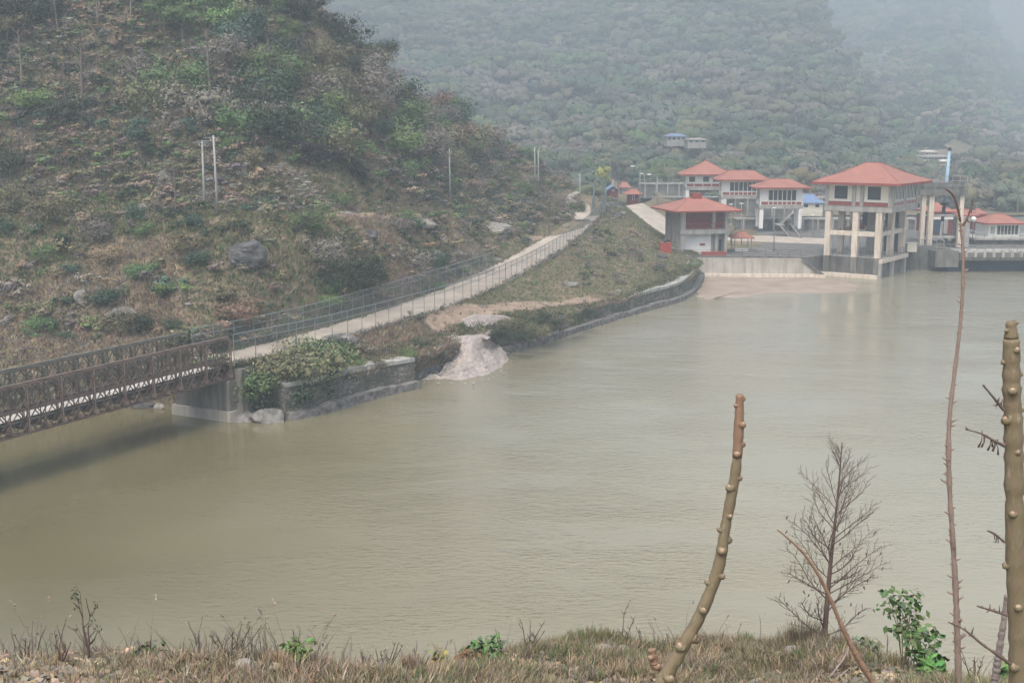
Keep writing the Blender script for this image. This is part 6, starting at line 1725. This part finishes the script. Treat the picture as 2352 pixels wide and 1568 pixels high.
tussock(1840, 62, 110, 'tall dark tussock left of the small bare tree', ['grey', 'dry', 'olive', 'purple'], 1, .2, 700)
tussock(1905, 45, 110, 'tussock at the foot of the small bare tree', ['grey', 'dry', 'olive'], 2, .3, 500)
tussock(1750, 30, 60, 'low tussock left of the white stone', ['grey', 'dry', 'olive'], 3, .2, 300)
tussock(1710, 38, 40, 'narrow tussock right of the leaning stem', ['olive', 'dry', 'green'], 4, .15, 260)
tussock(945, 60, 42, 'reddish upright tussock in the bank dip', ['dry', 'red', 'purple'], 5, .5, 420)
tussock(640, 45, 55, 'straw coloured tussock at the left bank edge', ['dry', 'straw', 'red'], 6, .5, 420)
tussock(300, 22, 90, 'flat brown tussock near the left', ['dry', 'olive', 'grey'], 7, .3, 300)
tussock(1370, 40, 150, 'broad olive tussock on top of the hump', ['olive', 'green', 'dry'], 8, .15, 900)
tussock(1240, 30, 120, 'olive tussock on the left flank of the hump', ['olive', 'dry', 'grey'], 9, .3, 600)
tussock(1590, 34, 90, 'olive tussock behind the leaning stem', ['olive', 'dry'], 10, .2, 420)
# stones of the near bank
def nstone(px, py, r, label, mat='rock_pale', seed=1, sq=(1.2, .9, .8)):
    p = on_near(px, py, 9); boulder(0, 0, r, label, mat, sq, seed, 'bank_stone', loc=p, sink=.3)
nstone(1822, 1500, .075, 'round white stone in the grass below the bare tree', 'rock_pale', 3)
nstone(1385, 1502, .09, 'pale pinkish stone on the hump, left', 'rock_pale', 5)
nstone(1432, 1500, .07, 'pale stone right of the pinkish one on the hump', 'rock_pale', 7)
nstone(560, 1535, .06, 'pale flat stone in the dead leaves at the left', 'rock_pale', 9)
nstone(110, 1545, .05, 'small pale stone at the left bank', 'rock_pale', 11)
m = MB(); q = on_near(1930, 1545)
m.tube([on_near(1905, 1560) + (0, 0, .02), q + (0.02, 0, .12), on_near(1955, 1520) + (0, 0, .2)], [.008, .007, .004], 6); solo('fallen_stick', m, 'stem_grey', 'pale fallen stick leaning on the grass at lower right', 'stick')
m = MB(); m.tube([on_near(1925, 1562) + (0, 0, .02), on_near(1985, 1528) + (0, 0, .10)], [.007, .004], 6); solo('fallen_stick', m, 'stem_grey', 'second pale stick lying beside the leaning one', 'stick')

# ------------------------------------------------------------------ labels that single out members of one kind by their place
ORD = 'first second third fourth fifth sixth seventh eighth ninth tenth eleventh twelfth thirteenth fourteenth fifteenth sixteenth seventeenth eighteenth nineteenth twentieth'.split()
ORD += ['twenty-' + q for q in ORD[:9]] + ['thirtieth'] + ['thirty-' + q for q in ORD[:9]]
bpy.context.view_layer.update()
byl = {}
for o in list(C.objects):
    if o.parent is None and 'label' in o and 'category' in o: byl.setdefault(o['label'], []).append(o)
for lab, os_ in byl.items():
    if len(os_) < 2 or len(os_) > len(ORD): continue
    os_.sort(key=lambda o: float(topx(np.array(o.location))[0][0]))
    for k, o in enumerate(os_):
        while len(lab.split()) > 12 and ' the ' in lab: lab = lab.replace(' the ', ' ', 1)
        o['label'] = lab + (', leftmost' if k == 0 else ', rightmost' if k == len(os_) - 1 else ', ' + ORD[k] + ' from left')

# ------------------------------------------------------------------ the hazy air of the valley
m, nt, b = new_mat('valley_haze')
nt.nodes.remove(b)
pv = nt.nodes.new('ShaderNodeVolumePrincipled')
pv.inputs['Color'].default_value = HAZE_COLOR + (1,); pv.inputs['Density'].default_value = HAZE_DENSITY; pv.inputs['Anisotropy'].default_value = .0
lnk(nt, pv.outputs[0], nt.nodes['Material Output'].inputs['Volume'])
mb = MB(); mb.bx(-1300, 2900, -80, 3300, -2.6, 440)
o = part('haze', mb, m, None, (0, 0, 0), kind='stuff', label='pale blue grey haze filling the valley')
